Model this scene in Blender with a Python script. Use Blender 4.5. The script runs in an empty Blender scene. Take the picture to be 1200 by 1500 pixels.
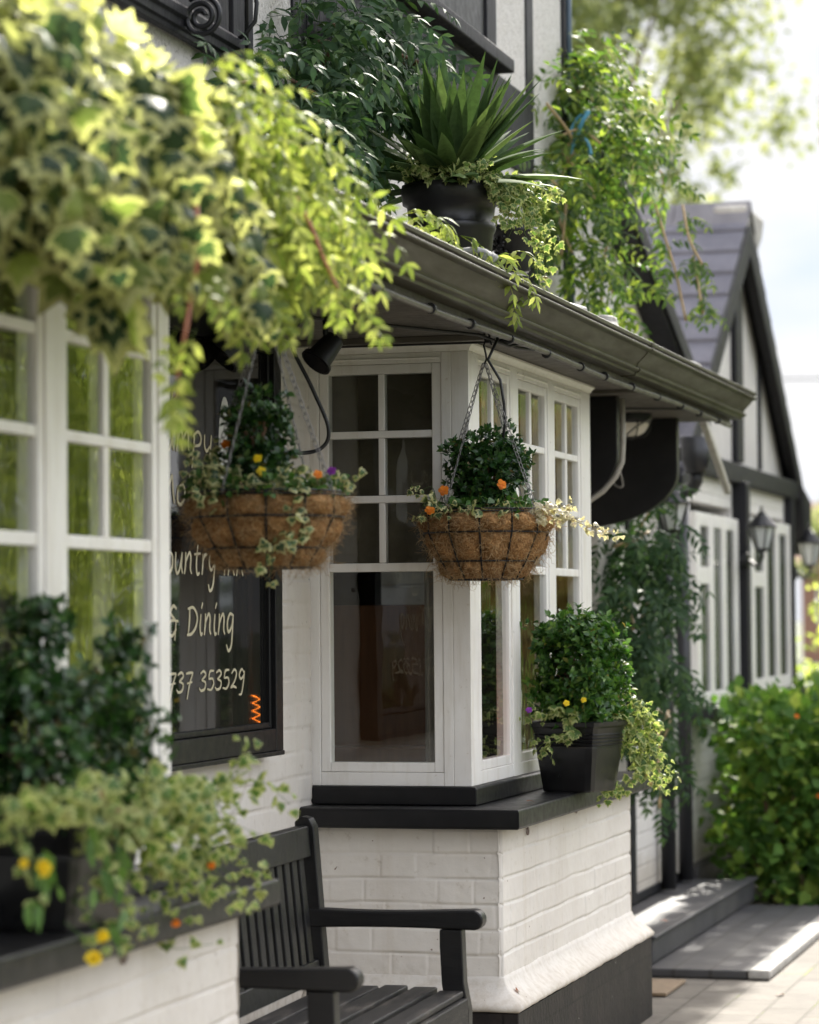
import bpy, bmesh, math, random
import numpy as np
from mathutils import Vector, Matrix

rng = np.random.default_rng(7)
random.seed(7)
sc = bpy.context.scene
col = sc.collection
PI = math.pi

# ------------------------------------------------------------------ bookkeeping
def tag(o, label, cat, group=None, kind=None):
    o['label'] = label
    o['category'] = cat
    if group: o['group'] = group
    if kind: o['kind'] = kind
    return o

def thing(name, label, cat, loc=(0, 0, 0), group=None, kind=None):
    o = bpy.data.objects.new(name, None)
    o.empty_display_size = .05
    col.objects.link(o)
    o.location = loc
    return tag(o, label, cat, group, kind)

def link_mesh(name, me, mat, parent=None, bevel=0.0, smooth=False, seg=2):
    if mat is not None and not me.materials:
        me.materials.append(mat)
    o = bpy.data.objects.new(name, me)
    col.objects.link(o)
    if parent is not None:
        o.parent = parent
        w = Vector((0, 0, 0)); p = parent
        while p is not None:
            w += p.location; p = p.parent
        o.location = -w                       # meshes are written in world coordinates
    if smooth:
        me.polygons.foreach_set('use_smooth', [True] * len(me.polygons))
    if bevel > 0:
        b = o.modifiers.new('bevel', 'BEVEL')
        b.width = bevel; b.segments = seg; b.limit_method = 'ANGLE'; b.angle_limit = math.radians(40)
        me.polygons.foreach_set('use_smooth', [True] * len(me.polygons))
        w = o.modifiers.new('wn', 'WEIGHTED_NORMAL'); w.keep_sharp = False
    return o

# ------------------------------------------------------------------ mesh builder
class MB:
    def __init__(s):
        s.v = []; s.f = []
    def add(s, vs, fs):
        n = len(s.v)
        s.v += [tuple(p) for p in vs]
        s.f += [tuple(i + n for i in q) for q in fs]
        return s
    def box(s, x0, x1, y0, y1, z0, z1):
        x0, x1 = min(x0, x1), max(x0, x1); y0, y1 = min(y0, y1), max(y0, y1); z0, z1 = min(z0, z1), max(z0, z1)
        vs = [(x0, y0, z0), (x1, y0, z0), (x1, y1, z0), (x0, y1, z0), (x0, y0, z1), (x1, y0, z1), (x1, y1, z1), (x0, y1, z1)]
        return s.add(vs, [(0, 3, 2, 1), (4, 5, 6, 7), (0, 1, 5, 4), (1, 2, 6, 5), (2, 3, 7, 6), (3, 0, 4, 7)])
    def hexa(s, pts):           # 8 points, bottom ring then top ring
        return s.add(pts, [(0, 3, 2, 1), (4, 5, 6, 7), (0, 1, 5, 4), (1, 2, 6, 5), (2, 3, 7, 6), (3, 0, 4, 7)])
    def bar(s, a, b, w, h, up=(0, 0, 1)):
        a = Vector(a); b = Vector(b); d = (b - a).normalized(); u = Vector(up)
        sd = d.cross(u).normalized(); u = sd.cross(d).normalized()
        pts = []
        for c in (a, b):
            for (i, j) in ((-1, -1), (1, -1), (1, 1), (-1, 1)):
                pts.append(c + sd * (i * w / 2) + u * (j * h / 2))
        return s.add(pts, [(0, 1, 2, 3), (7, 6, 5, 4), (0, 4, 5, 1), (1, 5, 6, 2), (2, 6, 7, 3), (3, 7, 4, 0)])
    def tube(s, pts, r, n=8, cap=True, closed=False):
        pts = [Vector(p) for p in pts]
        m = len(pts)
        rs = r if isinstance(r, (list, tuple)) else [r] * m
        t0 = (pts[1] - pts[0]).normalized()
        ref = Vector((0, 0, 1)) if abs(t0.z) < .9 else Vector((1, 0, 0))
        nrm = t0.cross(ref).normalized()
        base = len(s.v)
        for i, p in enumerate(pts):
            if closed: t = (pts[(i + 1) % m] - pts[i - 1]).normalized()
            elif i == 0: t = t0
            elif i == m - 1: t = (pts[-1] - pts[-2]).normalized()
            else: t = (pts[i + 1] - pts[i - 1]).normalized()
            nrm = (nrm - t * nrm.dot(t)).normalized()
            bn = t.cross(nrm)
            for k in range(n):
                a = 2 * PI * k / n
                s.v.append(tuple(p + nrm * (math.cos(a) * rs[i]) + bn * (math.sin(a) * rs[i])))
        for i in range(m if closed else m - 1):
            j = (i + 1) % m
            for k in range(n):
                k2 = (k + 1) % n
                s.f.append((base + i * n + k, base + i * n + k2, base + j * n + k2, base + j * n + k))
        if cap and not closed:
            s.f.append(tuple(base + k for k in range(n))[::-1])
            s.f.append(tuple(base + (m - 1) * n + k for k in range(n)))
        return s
    def lathe(s, prof, c=(0, 0, 0), n=32, capb=True, capt=False):
        base = len(s.v)
        for (r, z) in prof:
            for k in range(n):
                a = 2 * PI * k / n
                s.v.append((c[0] + r * math.cos(a), c[1] + r * math.sin(a), c[2] + z))
        for i in range(len(prof) - 1):
            for k in range(n):
                k2 = (k + 1) % n
                s.f.append((base + i * n + k, base + i * n + k2, base + (i + 1) * n + k2, base + (i + 1) * n + k))
        if capb: s.f.append(tuple(base + k for k in range(n))[::-1])
        if capt: s.f.append(tuple(base + (len(prof) - 1) * n + k for k in range(n)))
        return s
    def prism(s, poly, axis, a0, a1):
        """closed 2-D polygon extruded along axis 'x','y','z' from a0 to a1"""
        n = len(poly); vs = []
        for a in (a0, a1):
            for (p, q) in poly:
                vs.append((a, p, q) if axis == 'x' else (p, a, q) if axis == 'y' else (p, q, a))
        fs = [tuple(range(n))[::-1], tuple(range(n, 2 * n))]
        for i in range(n):
            j = (i + 1) % n
            fs.append((i, j, n + j, n + i))
        return s.add(vs, fs)
    def sweep(s, path, prof, capped=True):
        """open plan path [(x,y)], outward = right-hand side; closed profile [(offset,z)]"""
        m = len(path); n = len(prof); base = len(s.v)
        P = [Vector(p) for p in path]
        for i in range(m):
            if i == 0: d0 = d1 = (P[1] - P[0]).normalized()
            elif i == m - 1: d0 = d1 = (P[-1] - P[-2]).normalized()
            else: d0 = (P[i] - P[i - 1]).normalized(); d1 = (P[i + 1] - P[i]).normalized()
            n0 = Vector((d0.y, -d0.x)); n1 = Vector((d1.y, -d1.x))
            mt = (n0 + n1).normalized(); mt = mt / max(.3, mt.dot(n0))
            for (o, z) in prof:
                s.v.append((P[i].x + mt.x * o, P[i].y + mt.y * o, z))
        for i in range(m - 1):
            for k in range(n):
                k2 = (k + 1) % n
                s.f.append((base + i * n + k, base + (i + 1) * n + k, base + (i + 1) * n + k2, base + i * n + k2))
        if capped:
            s.f.append(tuple(base + k for k in range(n)))
            s.f.append(tuple(base + (m - 1) * n + k for k in range(n))[::-1])
        return s
    def build(s, name, mat, parent=None, bevel=0.0, smooth=False, seg=2):
        me = bpy.data.meshes.new(name)
        me.from_pydata(s.v, [], s.f)
        bm = bmesh.new(); bm.from_mesh(me)
        bmesh.ops.recalc_face_normals(bm, faces=bm.faces)
        bm.to_mesh(me); bm.free()
        return link_mesh(name, me, mat, parent, bevel, smooth, seg)

def np_mesh(name, V, F, mat, parent=None, smooth=False, attr=None):
    """V (n,3), F list of (m,k) index arrays; attr: dict name -> per-vertex float"""
    me = bpy.data.meshes.new(name)
    V = np.asarray(V, np.float32)
    me.vertices.add(len(V)); me.vertices.foreach_set('co', V.ravel())
    loops = np.concatenate([f.ravel() for f in F]).astype(np.int32)
    tot = np.concatenate([np.full(len(f), f.shape[1]) for f in F]).astype(np.int32)
    st = np.concatenate([[0], np.cumsum(tot)[:-1]]).astype(np.int32)
    me.loops.add(len(loops)); me.loops.foreach_set('vertex_index', loops)
    me.polygons.add(len(tot)); me.polygons.foreach_set('loop_start', st); me.polygons.foreach_set('loop_total', tot)
    me.update(calc_edges=True)
    if attr:
        for k, a in attr.items():
            at = me.attributes.new(k, 'FLOAT', 'POINT')
            at.data.foreach_set('value', np.asarray(a, np.float32))
    me.validate()
    return link_mesh(name, me, mat, parent, 0, smooth)

# value noise -----------------------------------------------------------------
def vnoise(x, y, seed=0):
    xi = np.floor(x).astype(int); yi = np.floor(y).astype(int)
    fx = x - xi; fy = y - yi
    fx = fx * fx * (3 - 2 * fx); fy = fy * fy * (3 - 2 * fy)
    def h(a, b):
        n = (a * 374761393 + b * 668265263 + seed * 974634777) & 0x7fffffff
        n = ((n ^ (n >> 13)) * 1274126177) & 0x7fffffff
        return (n ^ (n >> 16)) % 65536 / 65535.0
    return (h(xi, yi) * (1 - fx) + h(xi + 1, yi) * fx) * (1 - fy) + (h(xi, yi + 1) * (1 - fx) + h(xi + 1, yi + 1) * fx) * fy

# ------------------------------------------------------------------ materials
def mat(name, base=(.5, .5, .5), rough=.5, spec=.5, metal=0):
    m = bpy.data.materials.new(name); m.use_nodes = True
    nt = m.node_tree; b = nt.nodes['Principled BSDF']
    b.inputs['Base Color'].default_value = (*base, 1); b.inputs['Roughness'].default_value = rough
    b.inputs['Specular IOR Level'].default_value = spec; b.inputs['Metallic'].default_value = metal
    return m
def nn(m, t, **kw):
    n = m.node_tree.nodes.new(t)
    for k, v in kw.items(): setattr(n, k, v)
    return n
def lk(m, a, b): m.node_tree.links.new(a, b)
def bsdf(m): return m.node_tree.nodes['Principled BSDF']
def noise(m, scale, detail=4, rough=.55, coord='Object', stretch=None):
    tc = nn(m, 'ShaderNodeTexCoord'); n = nn(m, 'ShaderNodeTexNoise')
    n.inputs['Scale'].default_value = scale; n.inputs['Detail'].default_value = detail; n.inputs['Roughness'].default_value = rough
    if stretch:
        mp = nn(m, 'ShaderNodeMapping'); mp.inputs['Scale'].default_value = stretch
        lk(m, tc.outputs[coord], mp.inputs['Vector']); lk(m, mp.outputs[0], n.inputs['Vector'])
    else: lk(m, tc.outputs[coord], n.inputs['Vector'])
    return n
def ramp(m, src, stops, interp='LINEAR'):
    r = nn(m, 'ShaderNodeValToRGB'); r.color_ramp.interpolation = interp
    e = r.color_ramp.elements
    while len(e) > 1: e.remove(e[-1])
    e[0].position = stops[0][0]; e[0].color = (*stops[0][1], 1)
    for p, c in stops[1:]:
        k = e.new(p); k.color = (*c, 1)
    lk(m, src, r.inputs['Fac']); return r
def mix(m, fac, a, b, blend='MIX'):
    x = nn(m, 'ShaderNodeMix', data_type='RGBA', blend_type=blend)
    if hasattr(fac, 'is_linked'): lk(m, fac, x.inputs[0])
    else: x.inputs[0].default_value = fac
    for s, v in ((x.inputs[6], a), (x.inputs[7], b)):
        if hasattr(v, 'is_linked'): lk(m, v, s)
        else: s.default_value = (*v, 1)
    return x.outputs[2]
def bump(m, src, strength, dist, prev=None):
    b = nn(m, 'ShaderNodeBump'); b.inputs['Strength'].default_value = strength; b.inputs['Distance'].default_value = dist
    lk(m, src, b.inputs['Height'])
    if prev: lk(m, prev.outputs[0], b.inputs['Normal'])
    lk(m, b.outputs[0], bsdf(m).inputs['Normal']); return b

def painted(name, c, c2, rough, scale=9, bumpd=.002, bs=14, spec=.5, stretch=None):
    m = mat(name, c, rough, spec)
    n = noise(m, scale, 6, .6, stretch=stretch)
    lk(m, ramp(m, n.outputs[0], [(.35, c), (.7, c2)]).outputs[0], bsdf(m).inputs['Base Color'])
    n2 = noise(m, bs, 5, .6, stretch=stretch)
    r = ramp(m, n2.outputs[0], [(.3, (rough * .8,) * 3), (.75, (min(1, rough * 1.25),) * 3)])
    lk(m, r.outputs[0], bsdf(m).inputs['Roughness'])
    bump(m, n2.outputs[0], .35, bumpd)
    return m

M = {}
def leafmat(key, stops, rough=.42, trans=.35, edge=None, edge_at=.62, tcol=1.6, spec=.4, ngreen=None):
    m = mat('leaf_' + key, rough=rough, spec=spec)
    g = nn(m, 'ShaderNodeNewGeometry')
    c = ramp(m, g.outputs['Random Per Island'], stops).outputs[0]
    nz = noise(m, 60, 3, .6)
    if edge:
        a = nn(m, 'ShaderNodeAttribute', attribute_name='edge')
        ad = nn(m, 'ShaderNodeMath', operation='MULTIPLY_ADD')
        nz3 = noise(m, 22, 3, .6); lk(m, nz3.outputs[0], ad.inputs[0]); ad.inputs[1].default_value = .75; lk(m, a.outputs['Fac'], ad.inputs[2])
        rp = ramp(m, ad.outputs[0], [(edge_at + .30, (0, 0, 0)), (edge_at + .48, (1, 1, 1))])
        c = mix(m, rp.outputs[0], c, edge)
    d = mix(m, 1.0, c, ramp(m, nz.outputs[0], [(.3, (.75, .75, .75)), (.7, (1.15, 1.15, 1.15))]).outputs[0], 'MULTIPLY')
    lk(m, d, bsdf(m).inputs['Base Color'])
    t = nn(m, 'ShaderNodeBsdfTranslucent')
    tc = mix(m, 1.0, d, (tcol, tcol * 1.05, tcol * .68), 'MULTIPLY')
    lk(m, tc, t.inputs['Color'])
    ms = nn(m, 'ShaderNodeMixShader'); ms.inputs[0].default_value = trans
    lk(m, bsdf(m).outputs[0], ms.inputs[1]); lk(m, t.outputs[0], ms.inputs[2])
    out = [n for n in m.node_tree.nodes if n.type == 'OUTPUT_MATERIAL'][0]
    lk(m, ms.outputs[0], out.inputs['Surface'])
    M[key] = m
    return m

# ------------------------------------------------------------------ foliage
# a template is (verts (n,3) in [side, tip, normal] axes, polygons, edge-weight per vertex); length 1 along tip
def T_simple(w=.4, fold=.06, droop=.12):
    V = [(0, 0, 0), (-w * .8, .3, fold), (-w, .55, fold * 1.2 - droop * .3), (0, 1, -droop), (w, .55, fold * 1.2 - droop * .3), (w * .8, .3, fold), (0, .45, 0)]
    F = [(0, 6, 1), (1, 6, 2), (2, 6, 3), (6, 4, 3), (6, 5, 4), (0, 5, 6)]
    return np.array(V, float), F, np.array([.6, 1, 1, 1, 1, 1, 0.])
def T_diamond(w=.35, droop=.1):
    V = [(0, 0, 0), (-w, .45, .05), (0, 1, -droop), (w, .45, .05)]
    return np.array(V, float), [(0, 2, 1), (0, 3, 2)], np.array([.5, 1, 1, 1.])
def T_ivy():
    out = [(0, 0), (-.22, -.1), (-.5, .06), (-.62, .3), (-.36, .36), (-.42, .62), (-.2, .6), (0, 1.0), (.2, .6), (.42, .62), (.36, .36), (.62, .3), (.5, .06), (.22, -.1)]
    V = []; E = []
    for (x, y) in out: V.append((x, y, -.42 * abs(x) - .30 * max(0, y - .4))); E.append(1)
    for (x, y) in out: V.append((x * .5, .12 + (y - .0) * .52, .03)); E.append(.35)
    V.append((0, .32, 0.0)); E.append(0)
    n = len(out); F = []
    for i in range(n):
        j = (i + 1) % n
        F.append((i, n + i, n + j, j)); F.append((n + i, 2 * n, n + j))
    return np.array(V, float), F, np.array(E, float)
def T_petal():
    V = [(0, 0, 0), (-.26, .3, .05), (-.46, .66, .02), (-.30, .95, -.06), (0, 1.03, -.04), (.30, .95, -.06), (.46, .66, .02), (.26, .3, .05), (0, .55, -.03)]
    F = [(i, 8, (i + 1) % 8)[::-1] for i in range(8)]
    return np.array(V, float), F, np.zeros(9)
TPL = {'petal': T_petal(), 'simple': T_simple(), 'oval': T_simple(.27, .09, .10), 'long': T_simple(.165, .04, .20), 'diamond': T_diamond(), 'ivy': T_ivy(), 'thin': T_diamond(.12, .2),
       'broad': T_simple(.36, .07, .18), 'card': T_diamond(.42, .15)}

def unit(a): return a / np.maximum(1e-9, np.linalg.norm(a, axis=-1, keepdims=True))
def rand_unit(n):
    return unit(rng.normal(size=(n, 3)))
class Leaves:
    def __init__(s, tpl):
        s.tpl = TPL[tpl]; s.P = []; s.D = []; s.N = []; s.S = []; s.extraV = []; s.extraF = []
    def add(s, P, D, N, S):
        P = np.atleast_2d(P); n = len(P)
        s.P.append(P); s.D.append(np.broadcast_to(D, (n, 3))); s.N.append(np.broadcast_to(N, (n, 3))); s.S.append(np.broadcast_to(S, (n,)))
        return s
    def stem(s, pts, r):
        """thin three-sided twig through pts, in the leaf colour's mesh"""
        pts = np.asarray(pts, float)
        if len(pts) < 2: return
        b = sum(len(v) for v in s.extraV)
        d = unit(np.gradient(pts, axis=0)); a = unit(np.cross(d, [0.3, .9, .25])); c = np.cross(d, a)
        rr = np.linspace(r, r * .5, len(pts))[:, None]
        ring = [pts + rr * (math.cos(t) * a + math.sin(t) * c) for t in (0, 2.09, 4.19)]
        s.extraV.append(np.stack(ring, 1).reshape(-1, 3))
        F = []
        for i in range(len(pts) - 1):
            for k in range(3):
                F.append((b + i * 3 + k, b + i * 3 + (k + 1) % 3, b + (i + 1) * 3 + (k + 1) % 3, b + (i + 1) * 3 + k))
        s.extraF += F
    def count(s): return sum(len(p) for p in s.P)
    def build(s, name, material, parent=None, smooth=True):
        P = np.concatenate(s.P); D = unit(np.concatenate(s.D)); N = np.concatenate(s.N); S = np.concatenate(s.S)
        N = N - D * (N * D).sum(1, keepdims=True); N = unit(N); X = np.cross(D, N)
        tv, tf, te = s.tpl
        W = P[:, None, :] + S[:, None, None] * (tv[None, :, 0:1] * X[:, None] + tv[None, :, 1:2] * D[:, None] + tv[None, :, 2:3] * N[:, None])
        k = len(tv); V = W.reshape(-1, 3); n = len(P)
        F = []
        for size in (3, 4):
            q = np.array([f for f in tf if len(f) == size], int)
            if len(q): F.append((q[None] + (np.arange(n) * k)[:, None, None]).reshape(-1, size))
        E = np.tile(te, n)
        if s.extraV:
            ev = np.concatenate(s.extraV)
            F.append(np.array(s.extraF, int) + len(V))
            V = np.concatenate([V, ev]); E = np.concatenate([E, np.zeros(len(ev))])
        return np_mesh(name, V, F, material, parent, smooth, {'edge': E})

def curve_pts(p, d, length, n, droop, wob=.25):
    pts = [np.array(p, float)]; d = unit(np.array(d, float))
    for i in range(n):
        d = unit(d + np.array([0, 0, -droop / n]) + rng.normal(size=3) * wob / n)
        pts.append(pts[-1] + d * length / n)
    return np.array(pts)
def pinnate(L, p, d, length, pairs, leaf, droop=1.2, nrm=(0, 0, 1), stem=.0012):
    """one compound leaf: a drooping midrib with paired leaflets"""
    pts = curve_pts(p, d, length, pairs, droop, .35)
    L.stem(pts, stem)
    tg = unit(np.gradient(pts, axis=0))
    up = np.array(nrm, float)
    sd = unit(np.cross(tg, up)); nn_ = np.cross(sd, tg)
    for s in (-1, 1):
        i = np.arange(1, len(pts))
        D = unit(sd[i] * s * .9 + tg[i] * .55 - np.array([0, 0, .28]) + rng.normal(size=(len(i), 3)) * .12)
        sz = leaf * (1 - .45 * (i / len(pts)) ** 2) * rng.uniform(.85, 1.1, len(i))
        L.add(pts[i], D, nn_[i] + rng.normal(size=(len(i), 3)) * .25, sz)
    L.add(pts[-1], tg[-1], nn_[-1], leaf * .8)
def in_balls(balls, n, shell=.35):
    """random points in a union of balls (x,y,z,r), more of them near the skin; returns points and outward directions"""
    B = np.array(balls, float); w = B[:, 3] ** 2.3; w /= w.sum()
    k = rng.choice(len(B), n, p=w); d = rand_unit(n)
    r = B[k, 3] * (1 - shell * rng.random(n) ** 1.0 * 2 * .5)
    r = B[k, 3] * rng.uniform(shell, 1.05, n)
    return B[k, :3] + d * r[:, None], d
def box_bush(L, c, size, n, leaf, round_=.18, jitter=.012, rot=0, lumpy=.3):
    """clipped box shrub: leaves over and inside a rounded block"""
    h = np.array(size) / 2
    p = rng.uniform(-1, 1, (n, 3)); k = rng.integers(0, 3, n); s = np.where(rng.random(n) < .5, -1, 1)
    depth = rng.random(n) ** 2 * .45
    p[np.arange(n), k] = s * (1 - depth)
    q = p.copy(); nr = np.abs(q).max(1, keepdims=True)
    sph = unit(q) * nr; q = q * (1 - round_) + sph * round_ * 1.15
    lump = (vnoise(q[:, 0] * 3 + q[:, 2] * 2 + 9, q[:, 1] * 3 - q[:, 2] * 2 + 4, 3) - .5) * lumpy
    q = q * (1 + lump[:, None])
    P = q * h + rng.normal(size=(n, 3)) * jitter
    out = unit(q / h)
    D = unit(out * .9 + np.array([0, 0, .55]) + rng.normal(size=(n, 3)) * .5)
    N = unit(out * .3 + np.array([0, 0, .8]) + rng.normal(size=(n, 3)) * .5)
    if rot:
        ca, sa = math.cos(rot), math.sin(rot); R = np.array([[ca, -sa, 0], [sa, ca, 0], [0, 0, 1]])
        P, D, N = P @ R.T, D @ R.T, N @ R.T
    # leaves sit in rosettes round the shoot tips
    k = 7; m_ = n // k; P, D = P[:m_], D[:m_]
    a1 = unit(np.cross(D, rand_unit(m_))); a2 = np.cross(D, a1)
    for j in range(k):
        an = 2 * PI * j / k + rng.random(m_) * .9; rad = np.cos(an)[:, None] * a1 + np.sin(an)[:, None] * a2
        lift = rng.uniform(.25, .95, m_)[:, None] * (1.0 if j < 5 else 2.2)
        L.add(P + np.array(c) - D * (leaf * rng.uniform(0, 1.1, m_))[:, None], unit(D * lift + rad), unit(D - rad * lift * .8 + rng.normal(size=(m_, 3)) * .12), leaf * rng.uniform(.65, 1.2, m_))
def ivy_trail(L, pts, step, leaf, face=(.4, -.7, .5), jit=.5, stem=.0012):
    """leaves hung along a trailing stem; blades face the light"""
    pts = np.asarray(pts, float); L.stem(pts, stem)
    seg = np.linalg.norm(np.diff(pts, axis=0), axis=1); tot = seg.sum(); n = max(2, int(tot / step))
    t = np.linspace(0, tot, n); cs = np.concatenate([[0], np.cumsum(seg)])
    Q = np.stack([np.interp(t, cs, pts[:, i]) for i in range(3)], 1)
    tg = unit(np.gradient(Q, axis=0))
    sidev = rand_unit(n)
    off = sidev * leaf * .5
    D = unit(np.array([0, 0, -.7]) + tg * .3 + sidev * .7)
    N = unit(np.array(face) + rng.normal(size=(n, 3)) * jit)
    L.add(Q + off, D, N, leaf * rng.uniform(.6, 1.15, n) * np.linspace(1.05, .6, n))
# ------------------------------------------------------------------ named materials
M['frame_white'] = painted('white_gloss_paint', (.75, .718, .672), (.82, .795, .752), .34, 5, .0012, 26)
m = M['frame_white']; src = bsdf(m).inputs['Base Color'].links[0].from_socket
g1 = noise(m, 22, 5, .65, stretch=(1, 1, .12)); g2 = noise(m, 70, 4, .7)
c = mix(m, 1, src, ramp(m, g1.outputs[0], [(.50, (1, 1, 1)), (.72, (.87, .85, .81))]).outputs[0], 'MULTIPLY')
c = mix(m, 1, c, ramp(m, g2.outputs[0], [(.64, (1, 1, 1)), (.74, (.80, .76, .70))]).outputs[0], 'MULTIPLY')
lk(m, c, bsdf(m).inputs['Base Color'])
br_ = noise(m, 60, 3, .6, stretch=(1, 1, .08)); bump(m, br_.outputs[0], .35, .0015)
M['black_paint'] = painted('black_gloss_paint', (.0045, .0045, .005), (.009, .0085, .009), .42, 12, .0012, 30, spec=.32)
M['black_matt'] = painted('black_matt_paint', (.008, .008, .009), (.018, .017, .018), .55, 12, .002, 26)
M['plinth'] = painted('dark_plinth_paint', (.020, .018, .017), (.036, .032, .030), .55, 14, .004, 30)
M['timber_grey'] = painted('black_timber', (.009, .009, .011), (.018, .017, .020), .6, 6, .003, 24, stretch=(3, 3, .5), spec=.25)
M['soffit'] = painted('soffit_paint', (.060, .052, .042), (.105, .094, .078), .6, 5, .002, 30)
M['gutter'] = painted('olive_gutter', (.024, .020, .008), (.037, .032, .0145), .45, 6, .0012, 18, spec=.3, stretch=(1, .15, 1))
M['conduit'] = painted('conduit_paint', (.055, .048, .038), (.095, .085, .07), .4, 12, .001, 30)
M['pale_pipe'] = painted('pale_pipe', (.30, .28, .24), (.42, .39, .34), .45, 12, .001, 30)
M['cable'] = mat('cable', (.012, .012, .013), .5)
M['cable_grey'] = mat('cable_grey', (.20, .19, .18), .5)
M['iron'] = mat('black_iron', (.012, .012, .013), .42, .5, .3)
M['chain'] = mat('chain_steel', (.22, .21, .20), .45, .5, .8)
M['pipe_black'] = mat('black_pipe', (.018, .018, .020), .38)
M['stone'] = painted('pale_stone', (.30, .28, .25), (.46, .44, .40), .8, 18, .01, 50)
M['slate_loose'] = painted('lichen_slate', (.14, .14, .14), (.42, .42, .40), .8, 40, .006, 60)
M['bulb'] = mat('frosted_glass', (.62, .58, .50), .25)
M['lamp_glass'] = mat('lamp_glass', (.55, .56, .54), .12)
M['lens_dark'] = mat('dark_lens', (.006, .006, .007), .15)
M['far_glass'] = mat('far_window_glass', (.012, .016, .014), .18, .22)
M['soil'] = painted('soil', (.02, .014, .01), (.05, .035, .025), .9, 60, .01, 90)
M['twig'] = painted('twig', (.10, .055, .03), (.20, .11, .06), .7, 40, .002, 90)
M['redstem'] = painted('red_stem', (.30, .10, .05), (.42, .17, .08), .5, 60, .001, 90)
M['strawstem'] = painted('straw_stem', (.42, .28, .14), (.55, .40, .22), .6, 60, .001, 90)
M['rope'] = painted('blue_rope', (.05, .22, .36), (.12, .36, .50), .6, 90, .002, 120)
M['timber_warm'] = painted('varnished_wood', (.10, .042, .016), (.16, .07, .028), .4, 10, .001, 40, stretch=(4, 4, .5))
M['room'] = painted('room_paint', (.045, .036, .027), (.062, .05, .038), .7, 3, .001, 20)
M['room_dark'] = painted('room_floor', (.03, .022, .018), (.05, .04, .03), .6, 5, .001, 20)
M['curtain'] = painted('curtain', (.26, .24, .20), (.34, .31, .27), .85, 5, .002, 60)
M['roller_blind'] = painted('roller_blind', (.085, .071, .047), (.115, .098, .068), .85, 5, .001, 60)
M['paint_chip'] = mat('white_paint_fleck', (.6, .58, .55), .6)
M['rust'] = painted('rusty_ring', (.16, .11, .09), (.34, .29, .26), .6, 60, .002, 90)

def brick_white(name, c1, c2, realbump):
    m = mat(name, c1, .68, .3)
    n = noise(m, 2.2, 6, .65)
    c = ramp(m, n.outputs[0], [(.3, c1), (.68, c2)]).outputs[0]
    d = noise(m, 30, 5, .7)
    dirt = ramp(m, d.outputs[0], [(.60, (1, 1, 1)), (.76, (.74, .70, .64))]).outputs[0]
    c = mix(m, 1, c, dirt, 'MULTIPLY')
    dr = noise(m, 16, 4, .6, stretch=(1, 1, .07))
    c = mix(m, 1, c, ramp(m, dr.outputs[0], [(.54, (1, 1, 1)), (.76, (.94, .92, .89))]).outputs[0], 'MULTIPLY')
    # splash stains low down
    tcz = nn(m, 'ShaderNodeTexCoord'); sz = nn(m, 'ShaderNodeSeparateXYZ'); lk(m, tcz.outputs['Object'], sz.inputs[0])
    zn = nn(m, 'ShaderNodeMath', operation='MULTIPLY_ADD'); lk(m, d.outputs[0], zn.inputs[0]); zn.inputs[1].default_value = .35; lk(m, sz.outputs[2], zn.inputs[2])
    c = mix(m, 1, c, ramp(m, zn.outputs[0], [(.44, (.78, .74, .68)), (.56, (1, 1, 1))]).outputs[0], 'MULTIPLY')
    ch = noise(m, 55, 2, .5); c = mix(m, ramp(m, ch.outputs[0], [(.765, (0, 0, 0)), (.775, (1, 1, 1))]).outputs[0], c, (.24, .17, .13))
    if not realbump:
        tc = nn(m, 'ShaderNodeTexCoord'); mp = nn(m, 'ShaderNodeMapping')
        mp.inputs['Rotation'].default_value = (0, PI / 2, PI / 2) if realbump is None else (0, 0, 0)
        sp = nn(m, 'ShaderNodeSeparateXYZ'); cb = nn(m, 'ShaderNodeCombineXYZ')
        lk(m, tc.outputs['Object'], sp.inputs[0]); lk(m, sp.outputs[1], cb.inputs[0]); lk(m, sp.outputs[2], cb.inputs[1])
        b = nn(m, 'ShaderNodeTexBrick'); lk(m, cb.outputs[0], b.inputs['Vector'])
        b.inputs['Scale'].default_value = 1; b.inputs['Brick Width'].default_value = .225; b.inputs['Row Height'].default_value = .075
        b.inputs['Mortar Size'].default_value = .007; b.inputs['Mortar Smooth'].default_value = .6
        inv = nn(m, 'ShaderNodeMath', operation='SUBTRACT'); inv.inputs[0].default_value = 1; lk(m, b.outputs['Fac'], inv.inputs[1])
        b1 = bump(m, inv.outputs[0], .8, .006)
        n3 = noise(m, 25, 6, .6); bump(m, n3.outputs[0], .4, .006, b1)
    else:
        n3 = noise(m, 45, 6, .65); bump(m, n3.outputs[0], .35, .004)
    lk(m, c, bsdf(m).inputs['Base Color'])
    return m
M['brick_white'] = brick_white('white_painted_brick', (.61, .565, .505), (.71, .668, .605), True)
M['brick_white_far'] = brick_white('white_painted_brick_far', (.60, .575, .535), (.68, .65, .61), False)

m = M['render_smooth'] = painted('cottage_render', (.50, .47, .44), (.60, .575, .54), .8, 4, .006, 40)
# pebbledash
m = M['pebbledash'] = mat('pebbledash', (.5, .48, .45), .85, .3)
n = noise(m, 26, 3, .6); n2 = noise(m, 85, 4, .7)
sp_ = ramp(m, n2.outputs[0], [(.345, (.18, .14, .11)), (.43, (.60, .57, .53)), (.75, (.70, .67, .63))]).outputs[0]
c = mix(m, ramp(m, n.outputs[0], [(.42, (0, 0, 0)), (.62, (1, 1, 1))]).outputs[0], sp_, (.66, .63, .59))
lk(m, c, bsdf(m).inputs['Base Color'])
b1 = bump(m, n2.outputs[0], .8, .012); bump(m, n.outputs[0], .7, .012, b1)
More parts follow.
